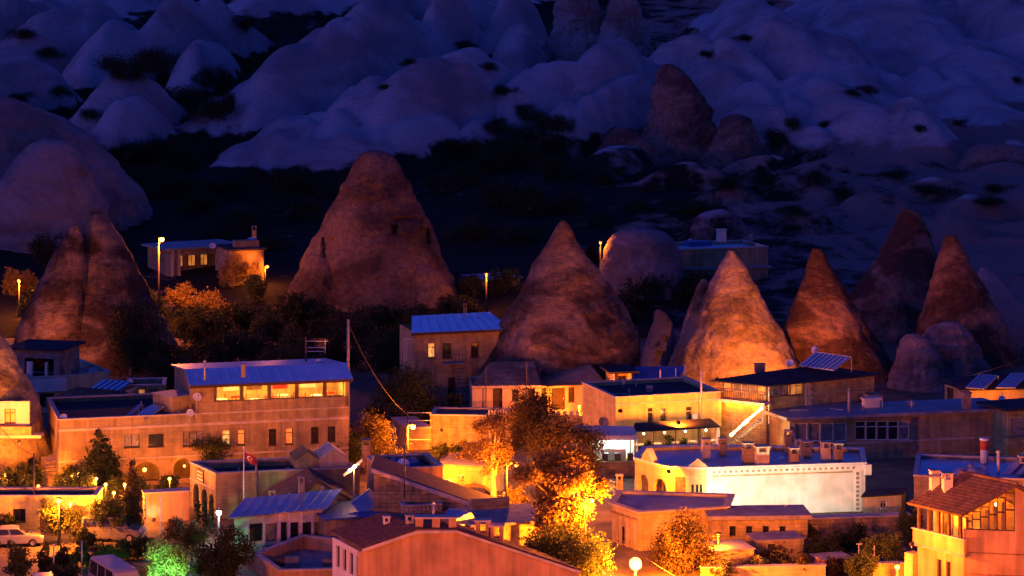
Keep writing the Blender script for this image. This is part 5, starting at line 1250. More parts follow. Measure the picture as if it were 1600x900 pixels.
for i, f_ in enumerate((.2, .42, .6)): make_window(t, Frame(l.P - l.n * 1.55, l.u, l.n), LL * f_, LL * f_ + .6, zbal - .9, zbal + 1.1, 'glow' if i else 'dark', (1, 1), sill=False, name='balcony_door', dep=.05)
MB().fbox(g, .5, LG_, .01, .6, 1.75, 2.0).build('awning_slab', PLASTER_ROSE, t); MB().fbox(g, .9, LG_, .02, .35, 1.55, 1.74).build('shutter_box', DARKMET, t)
MB().fbox(l, -1.0, -.2, -.6, .3, -.5, 2.6).build('stair_pier', PLASTER_YELLOW, t)
chimney(t, 1460, 13, 734, 776, 6.7, PLASTER_WHITE, False, PLASTER_PALE); chimney(t, 1480, 14, 738, 779, 6.75, PLASTER_WHITE, True, PLASTER_PALE)
MB().fbox(g, -2.6, -1.6, -2.4, -2.0, 8.3, 8.45).build('chimney_shelf', CONCRETE, t)
# --- blue flat roofs behind it
h = House('blue_flat_roof_house', 'flat bluish roofed house with round chimney behind the tiled corner house', [(1428, 744), (1660, 752)], 4.6, 9, mat=PLASTER); h.walls(par=.2); h.flat(.2, METAL_DULL)
p = atz(1538, 722, 4.5); o = MB().tube([(p.x, p.y, 4.3), (p.x, p.y, at(1538, 702, p.y).z)], .33, 16).build('round_chimney', PLASTER_WHITE, h.root, True)
MB().tube([(p.x, p.y, at(1538, 702, p.y).z), (p.x, p.y, at(1538, 688, p.y).z)], .35, 16).build('red_band', M('red_paint', (.45, .08, .04)), o, True); MB().tube([(p.x, p.y, at(1538, 688, p.y).z), (p.x, p.y, at(1538, 686, p.y).z + .05)], .38, 16).build('rim', WHITE, o, True)
mb = MB(); q = atz(1515, 740, 4.6); pts = []; fc = []
for j in range(13):
    for i in range(13):
        u_, v_ = i / 12 - .5, j / 12 - .5; hh = max(0, 1.15 - 3.6 * (u_ * u_ + v_ * v_)) * (.6 + .5 * noise.noise(Vector((u_ * 5, v_ * 5, 3)))); pts.append((q.x + u_ * 3.0 + v_ * .6, q.y + v_ * 3, 4.45 + hh))
for j in range(12):
    for i in range(12): a = j * 13 + i; fc.append((a, a + 1, a + 14, a + 13))
o = MB().add(pts, fc).build('tarpaulin_heap', M('grey_tarpaulin', (.35, .33, .38), rough=.45, var=.4, scale=2), None, True); tag(o, 'crumpled grey tarpaulin heap on the roof beside the round chimney', 'tarpaulin')
flue(h.root, 1560, 708, 740, 4.5, .12, PLASTER_WHITE); chimney(h.root, 1597, 10, 712, 740, 4.5, PLASTER_PALE)
solar('blue sloping panel at the right edge on the bluish roof', [(1566, 742), (1620, 742), (1640, 706), (1600, 706)], 4.5, 1.6, 3, False, METAL_DULL)
# ================================================================ houses behind the cones
h = House('veranda_house', 'small house with a posted veranda beside the upper left street lamp', [(262, 391), (372, 384)], 9.0, 6, mat=PLASTER, zb=4.5)
h.hole((277, 398, 345, 428)); h.walls(); h.slab(.6, .25, ROOFSLAB)
for x in (268, 278, 338): a = h.F[0].uv(x, 400)[0]; MB().fbox(h.F[0], a - .18, a + .18, .05, .4, 5, 9.0).build('post', PLASTER_PALE, h.root)
MB().fbox(h.F[0], 0, h.L[0], -2.2, -2.0, 4.5, 9).build('inner_wall', PLASTER, h.root)
for k in range(3): make_window(h.root, Frame(h.F[0].P - h.F[0].n * 1.95, h.F[0].u, h.F[0].n), 2 + k * 1.7, 3 + k * 1.7, 6.6, 8.2, 'glow', (2, 1), dep=.0)
dish('round dish on the veranda house roof', 332, 384, 331, 5, 15, 30, 9.2); dish('second darker dish beside the veranda house dish', 343, 385, 332, 4, -30, 30, 9.2, mat=CONCRETE)
h = House('upper_house', 'dark upper house with tall flue right of the veranda house', [(360, 392), (412, 390)], 9.6, 6, mat=PLASTER, zb=4.5); h.walls(); h.slab(.3, .2, ROOFDK); chimney(h.root, 397, 7, 353, 372, 10.2, PLASTER)
MB().fbox(h.F[0], 1, 4, -3, -1.5, 9.8, 10.6).build('roof_store', STONE_DK, h.root)
solar('small blue collector on the upper house near the tall flue', [(374, 383), (384, 384), (400, 372), (391, 371)], 9.7, .9, 3, False)
h = House('rear_long_house', 'long flat blue grey house behind the gap right of the domed rock', [(1032, 392), (1200, 386)], 9.4, 8, mat=PLASTER, zb=3, cat='building'); h.walls(par=.3); h.flat(.3, METAL_DULL)
chimney(h.root, 1127, 13, 358, 374, 10, PLASTER_WHITE, False); MB().fbox(h.F[0], 5, 8, -5, -3, 9.4, 10).build('roof_store', TARP, h.root); chimney(h.root, 1173, 5, 366, 380, 9.5, STONE_DK, False)
dish('dish on the rear long house roof', 1079, 377, 334, 4, 20, 30, 9.3)
h = House('rear_low_house', 'low blue grey house with one tall window below the rear long house', [(1026, 423), (1200, 418)], 7.0, 6, mat=PLASTER, zb=2); h.win((1068, 434, 1083, 455), 'dark', (1, 1)); h.walls(); h.slab(.4, .2, ROOFSLAB)
h = House('lamp_lit_hut', 'tiny lamp lit hut left of the domed rock', [(920, 390), (940, 388)], 8.0, 3, mat=PLASTER_YELLOW, zb=4); h.walls(); h.slab(.2, .15, ROOFDK)
h = House('small_far_hut', 'small dim hut in the lit bushes left of the largest cone', [(755, 438), (812, 434)], 6.3, 5, mat=PLASTER_PALE, zb=3); h.win((760, 441, 768, 450), 'dark', (1, 1)); h.walls(); h.slab(.3, .15, ROOFSLAB)
h = House('left_edge_wall', 'low dark wall below the lit bushes at the left edge', [(-20, 448), (52, 446)], 4.6, 1, mat=STONE_DK, zb=2, cat='wall'); h.walls(); h.slab(.05, .1, COPING)
# --- masts
pole('tall utility pole right of the rooftop restaurant', 544, 499, 700, None, .13, z=.2)
t = pole('antenna mast with a ladder rack above the restaurant roof', 478, 527, 577, 238, .08, WOOD, 'antenna_mast', 'antenna', [(533, 478, 512), (543, 480, 508), (549, 480, 506)])
a = at(508, 530, 237.9); b = at(508, 552, 237.9); MB().tube([a, b], .03, 5).build('upright', STEEL, t)
pole('thin dark pole before the lit street lamps at the left', 53, 708, 830, None, .07, DARKMET)
pole('slim pale pole right of the long hedge', 128 + 0, 845, 900, None, .05, STEEL); pole('slim pole left of the hedge', 84, 850, 900, None, .05, STEEL)
pole('thin pole beside the garden wall and cypress', 250, 775, 835, None, .04, WHITE); pole('second thin pole nearer the arcaded building', 228, 775, 838, None, .04, WHITE)
pole('rusty pole among the leaves of the lit street tree', 902, 755, 850, None, .07, WOOD); pole('short thin pole in the right garden with a crossbar', 1342, 849, 885, None, .04, STEEL, arms=[(850, 1338, 1347)])
pole('leaning pale stake in the right garden', 1366, 853, 890, None, .03, WHITE); pole('thin pole rising from the stone slope house roof', 632, 690, 770, 202, .05, DARKMET)
for i, (A, B, Ya, Yb, sag) in enumerate([((544, 505), (637, 648), 233, 236, 1.0), ((53, 712), (-20, 640), 213, 225, .5), ((1327, 610), (1600, 560), 238, 262, .8), ((924, 775), (770, 715), 205, 222, .8), ((1010, 872), (1110, 930), 192, 180, .1), ((1327, 612), (1093, 590), 238, 241, 1.0)]):
    a, b = at(A[0], A[1], Ya), at(B[0], B[1], Yb); o = MB().tube([a.lerp(b, k / 10) - Vector((0, 0, sag * 4 * (k / 10) * (1 - k / 10))) for k in range(11)], .025, 4).build('overhead_cable', DARKMET)
    tag(o, ['overhead cable from the tall pole down to the pole lamp', 'overhead cable leaving the thin dark pole at the left edge', 'overhead cable from the grey pole to the right edge', 'overhead cable through the lit street tree', 'cable sloping down right of the brightest lamp', 'overhead cable from the grey pole to the stove pipe'][i], 'cable')
# ================================================================ vegetation
def leaf_mesh(name, blobs, n, size, seed, mat, clump=.35, aspect=.55, up=0.0):
    """leaf-sized quads in clumps through the volume of several ellipsoids"""
    r = np.random.default_rng(seed); n = int(n * 2.5); size *= .64
    vol = np.array([b[1][0] * b[1][1] * b[1][2] for b in blobs]) ** .75; vol /= vol.sum()
    nc = max(6, n // 26); bi = r.choice(len(blobs), nc, p=vol)
    C = np.array([b[0] for b in blobs])[bi]; Rd = np.array([b[1] for b in blobs])[bi]
    d = r.normal(size=(nc, 3)); d /= np.linalg.norm(d, axis=1)[:, None]
    cc = C + d * Rd * (r.random(nc)[:, None] ** .45) * (.75 + .5 * r.random(nc)[:, None])
    ci = r.integers(0, nc, n); sp = Rd[ci].mean(1)[:, None] * clump
    P = cc[ci] + r.normal(size=(n, 3)) * sp * .6
    a = r.normal(size=(n, 3)); a[:, 2] += up; a /= np.linalg.norm(a, axis=1)[:, None]
    b = r.normal(size=(n, 3)); b -= a * (a * b).sum(1)[:, None]; b /= np.linalg.norm(b, axis=1)[:, None]
    s = size * (.6 + .8 * r.random(n))[:, None]
    V = np.stack([P, P + a * s * .5 + b * s * aspect * .5, P + a * s, P + a * s * .5 - b * s * aspect * .5], 1).reshape(-1, 3)
    me = bpy.data.meshes.new(name); me.vertices.add(4 * n); me.vertices.foreach_set('co', V.ravel())
    me.loops.add(4 * n); me.loops.foreach_set('vertex_index', np.arange(4 * n)); me.polygons.add(n)
    me.polygons.foreach_set('loop_start', np.arange(0, 4 * n, 4)); me.polygons.foreach_set('loop_total', np.full(n, 4))
    me.materials.append(mat); me.update(); return me
def shape_blobs(kind, h, w, rs):
    B = []
    if kind == 'round':
        for k in range(15): t = rs.uniform(0, 6.28); q = rs.uniform(.1, .72); B.append(((math.cos(t) * w * q, math.sin(t) * w * q, h * rs.uniform(.34, .86 - .2 * q)), (w * rs.uniform(.3, .48), w * rs.uniform(.3, .48), h * rs.uniform(.1, .18))))
    elif kind == 'bush':
        for k in range(14): t = rs.uniform(0, 6.28); q = rs.uniform(.05, .8); B.append(((math.cos(t) * w * q, math.sin(t) * w * q, h * rs.uniform(.15, .78 - .3 * q)), (w * rs.uniform(.25, .42), w * rs.uniform(.25, .42), h * rs.uniform(.14, .24))))
    elif kind == 'column':
        for k in range(9): f = k / 8; B.append(((rs.uniform(-.1, .1) * w, rs.uniform(-.1, .1) * w, h * (.1 + .84 * f)), (w * (1.0 - .75 * f ** 2) * .8, w * (1.0 - .75 * f ** 2) * .8, h * .09)))
    elif kind == 'pine':
        for k in range(11):
            f = k / 10; rr = w * (1 - f) ** .85
            for j in range(max(1, int(7 * (1 - f) + 1))):
                t = j * 6.28 / max(1, int(7 * (1 - f) + 1)) + k; B.append(((math.cos(t) * rr * .6, math.sin(t) * rr * .6, h * (.16 + .8 * f) - rr * .1), (rr * .42 + .08, rr * .42 + .08, h * .035)))
    elif kind == 'spread':
        for k in range(14): t = rs.uniform(0, 6.28); q = rs.uniform(.2, .85); B.append(((math.cos(t) * w * q, math.sin(t) * w * q, h * rs.uniform(.35, .95) - q * h * .12), (w * rs.uniform(.18, .32), w * rs.uniform(.18, .32), h * rs.uniform(.05, .11))))
    elif kind == 'sparse':
        for k in range(20): t = rs.uniform(0, 6.28); q = rs.uniform(.1, .85); B.append(((math.cos(t) * w * q, math.sin(t) * w * q, h * rs.uniform(.42, .95)), (w * .3, w * .3, h * .08)))
    return B
def trunk_mb(kind, h, w, rs, blobs):
    mb = MB(); top = h * (.9 if kind in ('pine', 'column') else .6); r0 = max(.05, h * (.022 if kind != 'sparse' else .03))
    mb.tube([(0, 0, -.4), (rs.uniform(-.1, .1), 0, top * .3), (rs.uniform(-.15, .15), rs.uniform(-.1, .1), top * .65), (rs.uniform(-.2, .2), 0, top)], [r0 * 1.3, r0, r0 * .75, r0 * .3], 8)
    for b in blobs[:9 if kind not in ('pine', 'column') else 4]:
        c = Vector(b[0]); z0 = max(h * .08, min(top * .8, c.z * .55)); mb.tube([(0, 0, z0), (c.x * .45, c.y * .45, (z0 + c.z) * .5 + .03 * h), tuple(c)], [r0 * .55, r0 * .38, r0 * .15], 5)
    return mb
_cache = {}
def plant(name, label, p, h, w, kind='round', mat=None, n=2600, size=.3, seed=0, group=None, cat='tree', clump=.35, key=None, rz=0, aspect=.55, bark=None):
    rs = random.Random(seed * 7 + 3)
    root = thing(name, label, cat, p, group, rz)
    k = (kind, seed, (mat or LEAF).name, n, size, clump) if key is None else key
    if k not in _cache:
        bl = shape_blobs(kind, 1.0 if key else h, 1.0 * (w / h if not key else w / h), rs) if key else shape_blobs(kind, h, w, rs)
        cm = leaf_mesh('crown', bl, n, size / h if key else size, seed + 5, mat or LEAF, clump, aspect)
        tb = trunk_mb(kind, 1.0 if key else h, w / h if key else w, rs, bl); tm = bpy.data.meshes.new('trunk'); tm.from_pydata([tuple(v) for v in tb.v], [], tb.f); tm.materials.append(bark or BARK)
        _cache[k] = (cm, tm)
    cm, tm = _cache[k]
    for nm, me in (('trunk', tm), ('crown', cm)):
        o = bpy.data.objects.new(nm, me); link(o); o.parent = root
        if key: o.scale = (h, h, h)
    return root
def tree_px(name, label, px, pyb, pyt, hw, kind, mat, n, size, seed, Y=None, **kw):
    p = onground(px, pyb) if Y is None else at(px, pyb, Y)
    h = (pyb - pyt) * p.y / FP; w = hw * p.y / FP
    if Y is not None and 'lift' in kw: p.z = kw.pop('lift')
    kw.pop('lift', None)
    return plant(name, label, p, h, w, kind, mat, n, size, seed, **kw)
T = tree_px
T('pine_tree', 'dense conical pine before the left part of the hotel', 156, 772, 656, 42, 'pine', NEEDLE, 5200, .34, 1)
T('cypress', 'shaggy dark cypress beside the garden wall', 206, 838, 720, 22, 'column', LEAF_DRY, 4200, .26, 2)
T('street_tree', 'round tree with a street lamp shining through it, by the gate', 92, 846, 775, 38, 'round', LEAF, 2600, .26, 3)
T('street_tree', 'leafy tree over the grey van', 172, 846, 765, 34, 'round', LEAF, 2400, .26, 4)
T('courtyard_tree', 'tree in the courtyard right above the timber gate', 128, 800, 728, 44, 'round', LEAF, 2600, .28, 5)
T('courtyard_tree', 'leaning leafy tree below the plastered cave front', 36, 790, 722, 42, 'round', LEAF, 2600, .28, 6)
T('courtyard_tree', 'rounded small topped tree on a thin stem before the left rock', 50, 785, 705, 13, 'round', LEAF_DK, 900, .24, 7)
T('courtyard_tree', 'low bushy tree between pine and cypress', 182, 790, 735, 30, 'bush', LEAF, 1800, .26, 8)
T('young_tree', 'sprawling tree half hiding the lit hotel windows', 335, 752, 668, 44, 'round', LEAF, 2600, .26, 9)
T('climbing_vine', 'tall vine covering the bank left of the pole lamp', 585, 735, 632, 60, 'bush', LEAF_DRY, 6500, .26, 10, cat='vine')
T('climbing_vine', 'smaller vine right of it under the hotel end', 545, 740, 655, 32, 'bush', LEAF, 2600, .25, 11, cat='vine')
T('broadleaf_tree', 'dark tree before the blue roofed house stairs', 645, 672, 556, 74, 'bush', LEAF_DK, 6500, .3, 12)
T('low_bush', 'dark shrub below the blue roofed house door', 712, 668, 600, 22, 'bush', LEAF_DK, 1500, .28, 97, cat='bush')
T('low_bush', 'green bush left of the blue roofed house', 598, 655, 606, 28, 'bush', LEAF, 1500, .28, 13, cat='bush')
T('broadleaf_tree', 'tall dark russet tree hiding the cave doors of the largest cone', 828, 742, 592, 52, 'round', LEAF_DRY, 7000, .3, 14)
T('broadleaf_tree', 'second russet tree beside it, lower and wider', 878, 775, 645, 72, 'round', LEAF_DRY, 7600, .3, 15)
T('lit_street_tree', 'leafy street tree blazing orange above the brightest lamp', 876, 900, 688, 84, 'spread', LEAF_LAMPLIT, 9000, .40, 16, aspect=.6)
T('lit_street_tree', 'lower dark leafy tree below the blazing one', 890, 925, 782, 72, 'bush', LEAF, 6500, .34, 17)
T('slender_tree', 'slender pale trunked tree with sparse lit leaves beside the yellow outbuilding', 771, 792, 640, 36, 'sparse', LEAF_LAMPLIT, 3200, .3, 18, clump=.6, bark=PLASTER_PALE)
T('low_bush', 'lit creeper on top of the yellow outbuilding', 735, 736, 706, 45, 'bush', LEAF_LAMPLIT, 1700, .3, 19, Y=224, lift=2.5, cat='bush')
T('low_bush', 'bushes along the foot of the orange retaining wall', 715, 722, 684, 48, 'bush', LEAF_DK, 1900, .28, 20, cat='bush')
T('low_bush', 'lit bush below the slender pale trunk', 800, 792, 756, 32, 'bush', LEAF_LAMPLIT, 1300, .28, 21, cat='bush')
T('garden_tree', 'bare twigged reddish tree right of the brightest lamp', 1062, 896, 770, 62, 'bush', LEAF_DRY, 4200, .28, 22)
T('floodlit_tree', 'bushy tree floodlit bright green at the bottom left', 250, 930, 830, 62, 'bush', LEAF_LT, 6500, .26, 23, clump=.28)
T('broadleaf_tree', 'dark shaggy tree left of the lattice balcony', 352, 925, 800, 50, 'bush', LEAF_DK, 6500, .26, 24)
T('garden_tree', 'grey green tree behind the white ball lamp', 300, 880, 812, 26, 'round', LEAF, 1800, .24, 25)
T('climbing_vine', 'ivy mass below the garden wall, left of the arcaded side', 275, 855, 792, 32, 'bush', LEAF_DRY, 2400, .25, 26, cat='vine')
T('low_bush', 'bush at the bottom left corner beside the white car', 34, 905, 828, 28, 'bush', LEAF, 2200, .26, 27, cat='bush')
for i, (x, b, t_, w_, lab) in enumerate([(112, 768, 722, 30, 'leafy shrub before the stepped block'), (80, 800, 752, 30, 'shrub behind the gate wall, left of the lamp tree'), (150, 806, 762, 30, 'shrub behind the gate wall under the pine'), (15, 770, 722, 28, 'shrub at the left edge under the cave front'), (215, 775, 742, 22, 'low shrub before the round hotel arch'), (262, 770, 738, 22, 'low shrub between the two hotel arches'), (225, 862, 838, 26, 'low shrub at the foot of the cypress'), (10, 838, 795, 16, 'shrub beside the round wall lamp')]):
    T('courtyard_shrub', lab, x, b, t_, w_, 'bush', LEAF, 1700, .25, 130 + i, cat='shrub')
T('street_bush', 'dark bush half hiding the pale car roof at the bottom edge', 108, 925, 868, 34, 'bush', LEAF_DK, 2200, .25, 140, cat='bush')
T('street_bush', 'dark bush between the street lamp tree and the grey van', 132, 858, 818, 22, 'bush', LEAF, 1500, .25, 141, cat='bush')
for i in range(6):
    T('hedge_shrub', ['leftmost clump of the dark hedge above the minibus', 'second clump of the dark hedge', 'third clump of the dark hedge', 'fourth clump of the dark hedge', 'fifth clump of the dark hedge', 'rightmost clump of the dark hedge beside the cypress'][i], 72 + i * 29, 893 - i * 4, 848 - i * 3, 22, 'bush', LEAF_DK, 1500, .24, 30 + i, cat='hedge', group='clumps of the hedge')
for i, x in enumerate((308, 320, 330)):
    T('slim_cypress', ['slim cypress at the rear arch of the arcaded side', 'slim cypress at the middle arch of the arcaded side', 'slim cypress at the front arch of the arcaded side'][i], x, 822 + 6 * i, 766 + 5 * i, 6, 'column', NEEDLE, 700, .2, 40 + i, group='slim cypresses')
for i, (x, b, t_, w_, m, lab) in enumerate([(1385, 885, 815, 40, LEAF, 'spreading garden tree left of the tiled corner house'), (1424, 850, 780, 24, LEAF, 'narrow green tree touching the tiled corner house'), (1328, 862, 812, 36, LEAF_DK, 'dark garden tree below the corner of the white wall'), (1288, 880, 828, 32, LEAF_DK, 'dark bush beside the rusty garden pole'), (1220, 892, 850, 40, LEAF_DRY, 'dry vines before the garden store'), (1160, 896, 846, 46, LEAF_DRY, 'dry twiggy bushes before the small flat shed'), (1350, 905, 856, 40, LEAF, 'bush at the bottom edge below the right garden'), (1140, 850, 805, 36, LEAF_DRY, 'vine over the left end of the stone shed'), (1205, 838, 806, 40, LEAF_DRY, 'vine hanging on the stone shed front'), (1395, 800, 768, 24, LEAF, 'shrub before the small pale house'), (1362, 806, 778, 12, LEAF_DRY, 'thin shrub at the corner of the white wall')]):
    T('garden_tree' if b - t_ > 55 else 'garden_shrub', lab, x, b, t_, w_, 'bush', m, 2200, .26, 50 + i, cat='shrub')
for i, (x, b, t_, w_) in enumerate([(1125, 842, 812, 26), (1165, 846, 815, 24), (1200, 850, 822, 22), (1235, 842, 812, 24), (1262, 850, 815, 22), (1110, 880, 838, 26), (1190, 900, 862, 24), (1255, 900, 860, 26), (1310, 898, 858, 22), (1130, 905, 868, 24)]):
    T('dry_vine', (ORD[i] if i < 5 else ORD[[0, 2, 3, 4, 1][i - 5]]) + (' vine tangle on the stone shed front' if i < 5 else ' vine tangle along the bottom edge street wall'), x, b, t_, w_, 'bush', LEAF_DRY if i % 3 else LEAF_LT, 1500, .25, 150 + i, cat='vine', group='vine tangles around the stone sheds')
for i, (x, w_, lab) in enumerate([(1015, 18, 'left clipped hedge of the cafe terrace'), (1042, 20, 'middle clipped hedge of the cafe terrace'), (1068, 16, 'right clipped hedge of the cafe terrace')]):
    T('cafe_hedge', lab, x, 728, 672, w_, 'bush', NEEDLE, 1700, .24, 65 + i, cat='hedge')
T('climbing_vine', 'vine on the right side of the cave annex', 950, 668, 590, 18, 'column', LEAF, 1700, .26, 70, cat='vine')
T('broadleaf_tree', 'black tree before the right foot of the twin peaked cone', 205, 590, 448, 66, 'bush', LEAF_DK, 6000, .36, 71, Y=276)
T('broadleaf_tree', 'dark rounded tree left of the restaurant flue', 262, 612, 540, 50, 'bush', LEAF_DK, 3200, .32, 72, Y=262)
T('broadleaf_tree', 'dark bush behind the restaurant roof, left', 350, 600, 552, 40, 'bush', LEAF_DK, 2200, .32, 73, Y=262)
T('broadleaf_tree', 'dark bush behind the restaurant roof, right', 440, 600, 535, 55, 'bush', LEAF_DK, 2600, .32, 74, Y=266)
T('broadleaf_tree', 'dark tree between restaurant and blue roofed house', 590, 590, 510, 48, 'bush', LEAF_DK, 2600, .34, 75, Y=272)
for i, (x, b, t_, w_, m, lab) in enumerate([(372, 446, 388, 34, LEAF_LAMPLIT, 'orange lit tree hiding the veranda house corner'), (288, 492, 434, 30, LEAF_LAMPLIT, 'orange lit bush right below the upper lamp pole'), (330, 496, 440, 46, LEAF_LAMPLIT, 'wide orange lit bush under the veranda'), (398, 470, 420, 30, LEAF, 'dim bush right of the orange lit tree'), (20, 462, 408, 26, LEAF_LAMPLIT, 'orange lit bush at the left edge'), (45, 456, 420, 18, LEAF_LAMPLIT, 'smaller orange lit bush near the left edge'), (790, 460, 398, 24, LEAF, 'dim lit shrub left of the largest cone tip'), (738, 462, 424, 22, LEAF, 'dim shrub right of the broad dark cone'), (768, 462, 430, 16, LEAF_DRY, 'small brown shrub by the dim hut'), (925, 412, 376, 16, LEAF_DRY, 'brown shrub beside the tiny lamp lit hut')]):
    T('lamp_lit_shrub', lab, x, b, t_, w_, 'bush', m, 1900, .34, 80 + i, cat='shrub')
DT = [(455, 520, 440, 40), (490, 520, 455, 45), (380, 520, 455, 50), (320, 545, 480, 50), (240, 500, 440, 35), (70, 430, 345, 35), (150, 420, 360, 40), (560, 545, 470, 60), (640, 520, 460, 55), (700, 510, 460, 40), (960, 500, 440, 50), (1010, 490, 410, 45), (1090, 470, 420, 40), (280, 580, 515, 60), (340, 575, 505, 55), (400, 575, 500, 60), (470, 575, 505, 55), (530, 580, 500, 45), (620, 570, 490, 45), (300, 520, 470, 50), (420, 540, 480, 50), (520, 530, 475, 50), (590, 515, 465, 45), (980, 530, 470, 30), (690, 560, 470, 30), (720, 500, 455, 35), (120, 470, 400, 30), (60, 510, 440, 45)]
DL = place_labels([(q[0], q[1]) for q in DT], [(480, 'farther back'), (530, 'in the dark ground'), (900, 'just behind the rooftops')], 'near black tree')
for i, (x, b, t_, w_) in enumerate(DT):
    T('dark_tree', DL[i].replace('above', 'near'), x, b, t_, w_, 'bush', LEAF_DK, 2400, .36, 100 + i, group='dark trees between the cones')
# scrub in the gullies: shared meshes, many individuals
SCR = []
spots = [(215, 118, 62, 55), (190, 125, 50, 45), (248, 120, 40, 45), (320, 140, 32, 40), (345, 145, 26, 46), (290, 170, 45, 50), (330, 190, 45, 50), (355, 175, 24, 45), (200, 250, 40, 40), (240, 262, 50, 50), (285, 268, 46, 56), (220, 290, 60, 50), (270, 310, 60, 50), (310, 330, 50, 40), (400, 285, 22, 32), (430, 290, 30, 34), (470, 300, 34, 32), (350, 300, 30, 28), (500, 310, 30, 24), (600, 140, 16, 14), (690, 300, 34, 40), (720, 290, 40, 40), (760, 270, 50, 50), (800, 260, 55, 60), (840, 240, 55, 60), (870, 280, 50, 50), (780, 320, 60, 50), (830, 330, 60, 50), (890, 330, 40, 40), (820, 190, 30, 36), (790, 150, 24, 24), (850, 205, 30, 40), (720, 240, 34, 26), (780, 215, 40, 34), (940, 288, 30, 30), (965, 272, 18, 20), (880, 215, 26, 40), (1215, 240, 32, 42), (1240, 205, 18, 30), (1270, 290, 36, 30), (1320, 310, 40, 26), (1355, 145, 24, 20), (1330, 150, 18, 14), (1440, 205, 18, 16), (1590, 130, 14, 16), (1200, 290, 40, 26), (1140, 300, 50, 26), (1080, 330, 50, 30), (1400, 280, 40, 18), (1460, 300, 50, 20), (1540, 320, 50, 20), (1240, 340, 40, 20), (1000, 330, 40, 26), (30, 175, 30, 22), (90, 165, 30, 24), (140, 190, 30, 22), (30, 60, 34, 22), (80, 90, 30, 20), (640, 100, 24, 14), (720, 75, 30, 18), (760, 110, 26, 18), (1010, 80, 24, 20), (1110, 90, 20, 16), (1160, 62, 24, 12), (420, 60, 18, 14), (380, 50, 40, 30), (560, 320, 30, 24), (620, 330, 30, 20), (450, 340, 60, 40), (380, 360, 60, 40), (740, 370, 60, 40), (820, 380, 50, 40), (930, 350, 40, 24), (340, 380, 40, 40), (430, 390, 30, 30), (1020, 300, 26, 20), (1290, 200, 18, 14), (1500, 200, 20, 14), (1560, 300, 34, 18)]
def on_terrain(px, py):
    Ys = np.arange(300, 640, 1.2); X = (px - 800) * Ys / FP; Z, _ = ground_z(X, Ys); ray = ZC - (py - PH) * Ys / FP
    k = np.argmax(Z >= ray); y = Ys[k] if (Z >= ray).any() else 600
    return Vector(((px - 800) * y / FP, y, float(Z[k]) - .3))
SL = place_labels([(q[0], q[1]) for q in spots], [(100, 'high'), (200, 'midway'), (300, 'low on the hills'), (900, 'below the hills')], 'scrub tree')
for i, (x, b, w_, h_) in enumerate(spots):
    p = on_terrain(x, b); sc_ = p.y / FP; v = i % 6
    root = thing('hillside_shrub', SL[i], 'shrub', p, 'scrub trees on the hillside', random.uniform(0, 6))
    k = ('scrub', v)
    if k not in _cache:
        rs = random.Random(v); bl = shape_blobs('bush', 1.0, .9, rs); _cache[k] = (leaf_mesh('crown', bl, 2600, .07, 200 + v, LEAF_DK, .6), None)
        tb = trunk_mb('bush', 1.0, .9, rs, bl); tm = bpy.data.meshes.new('trunk'); tm.from_pydata([tuple(q) for q in tb.v], [], tb.f); tm.materials.append(BARK); _cache[k] = (_cache[k][0], tm)
    for nm, me in zip(('crown', 'trunk'), _cache[k]):
        o = bpy.data.objects.new(nm, me); link(o); o.parent = root; o.scale = (w_ * sc_, w_ * sc_, h_ * sc_)

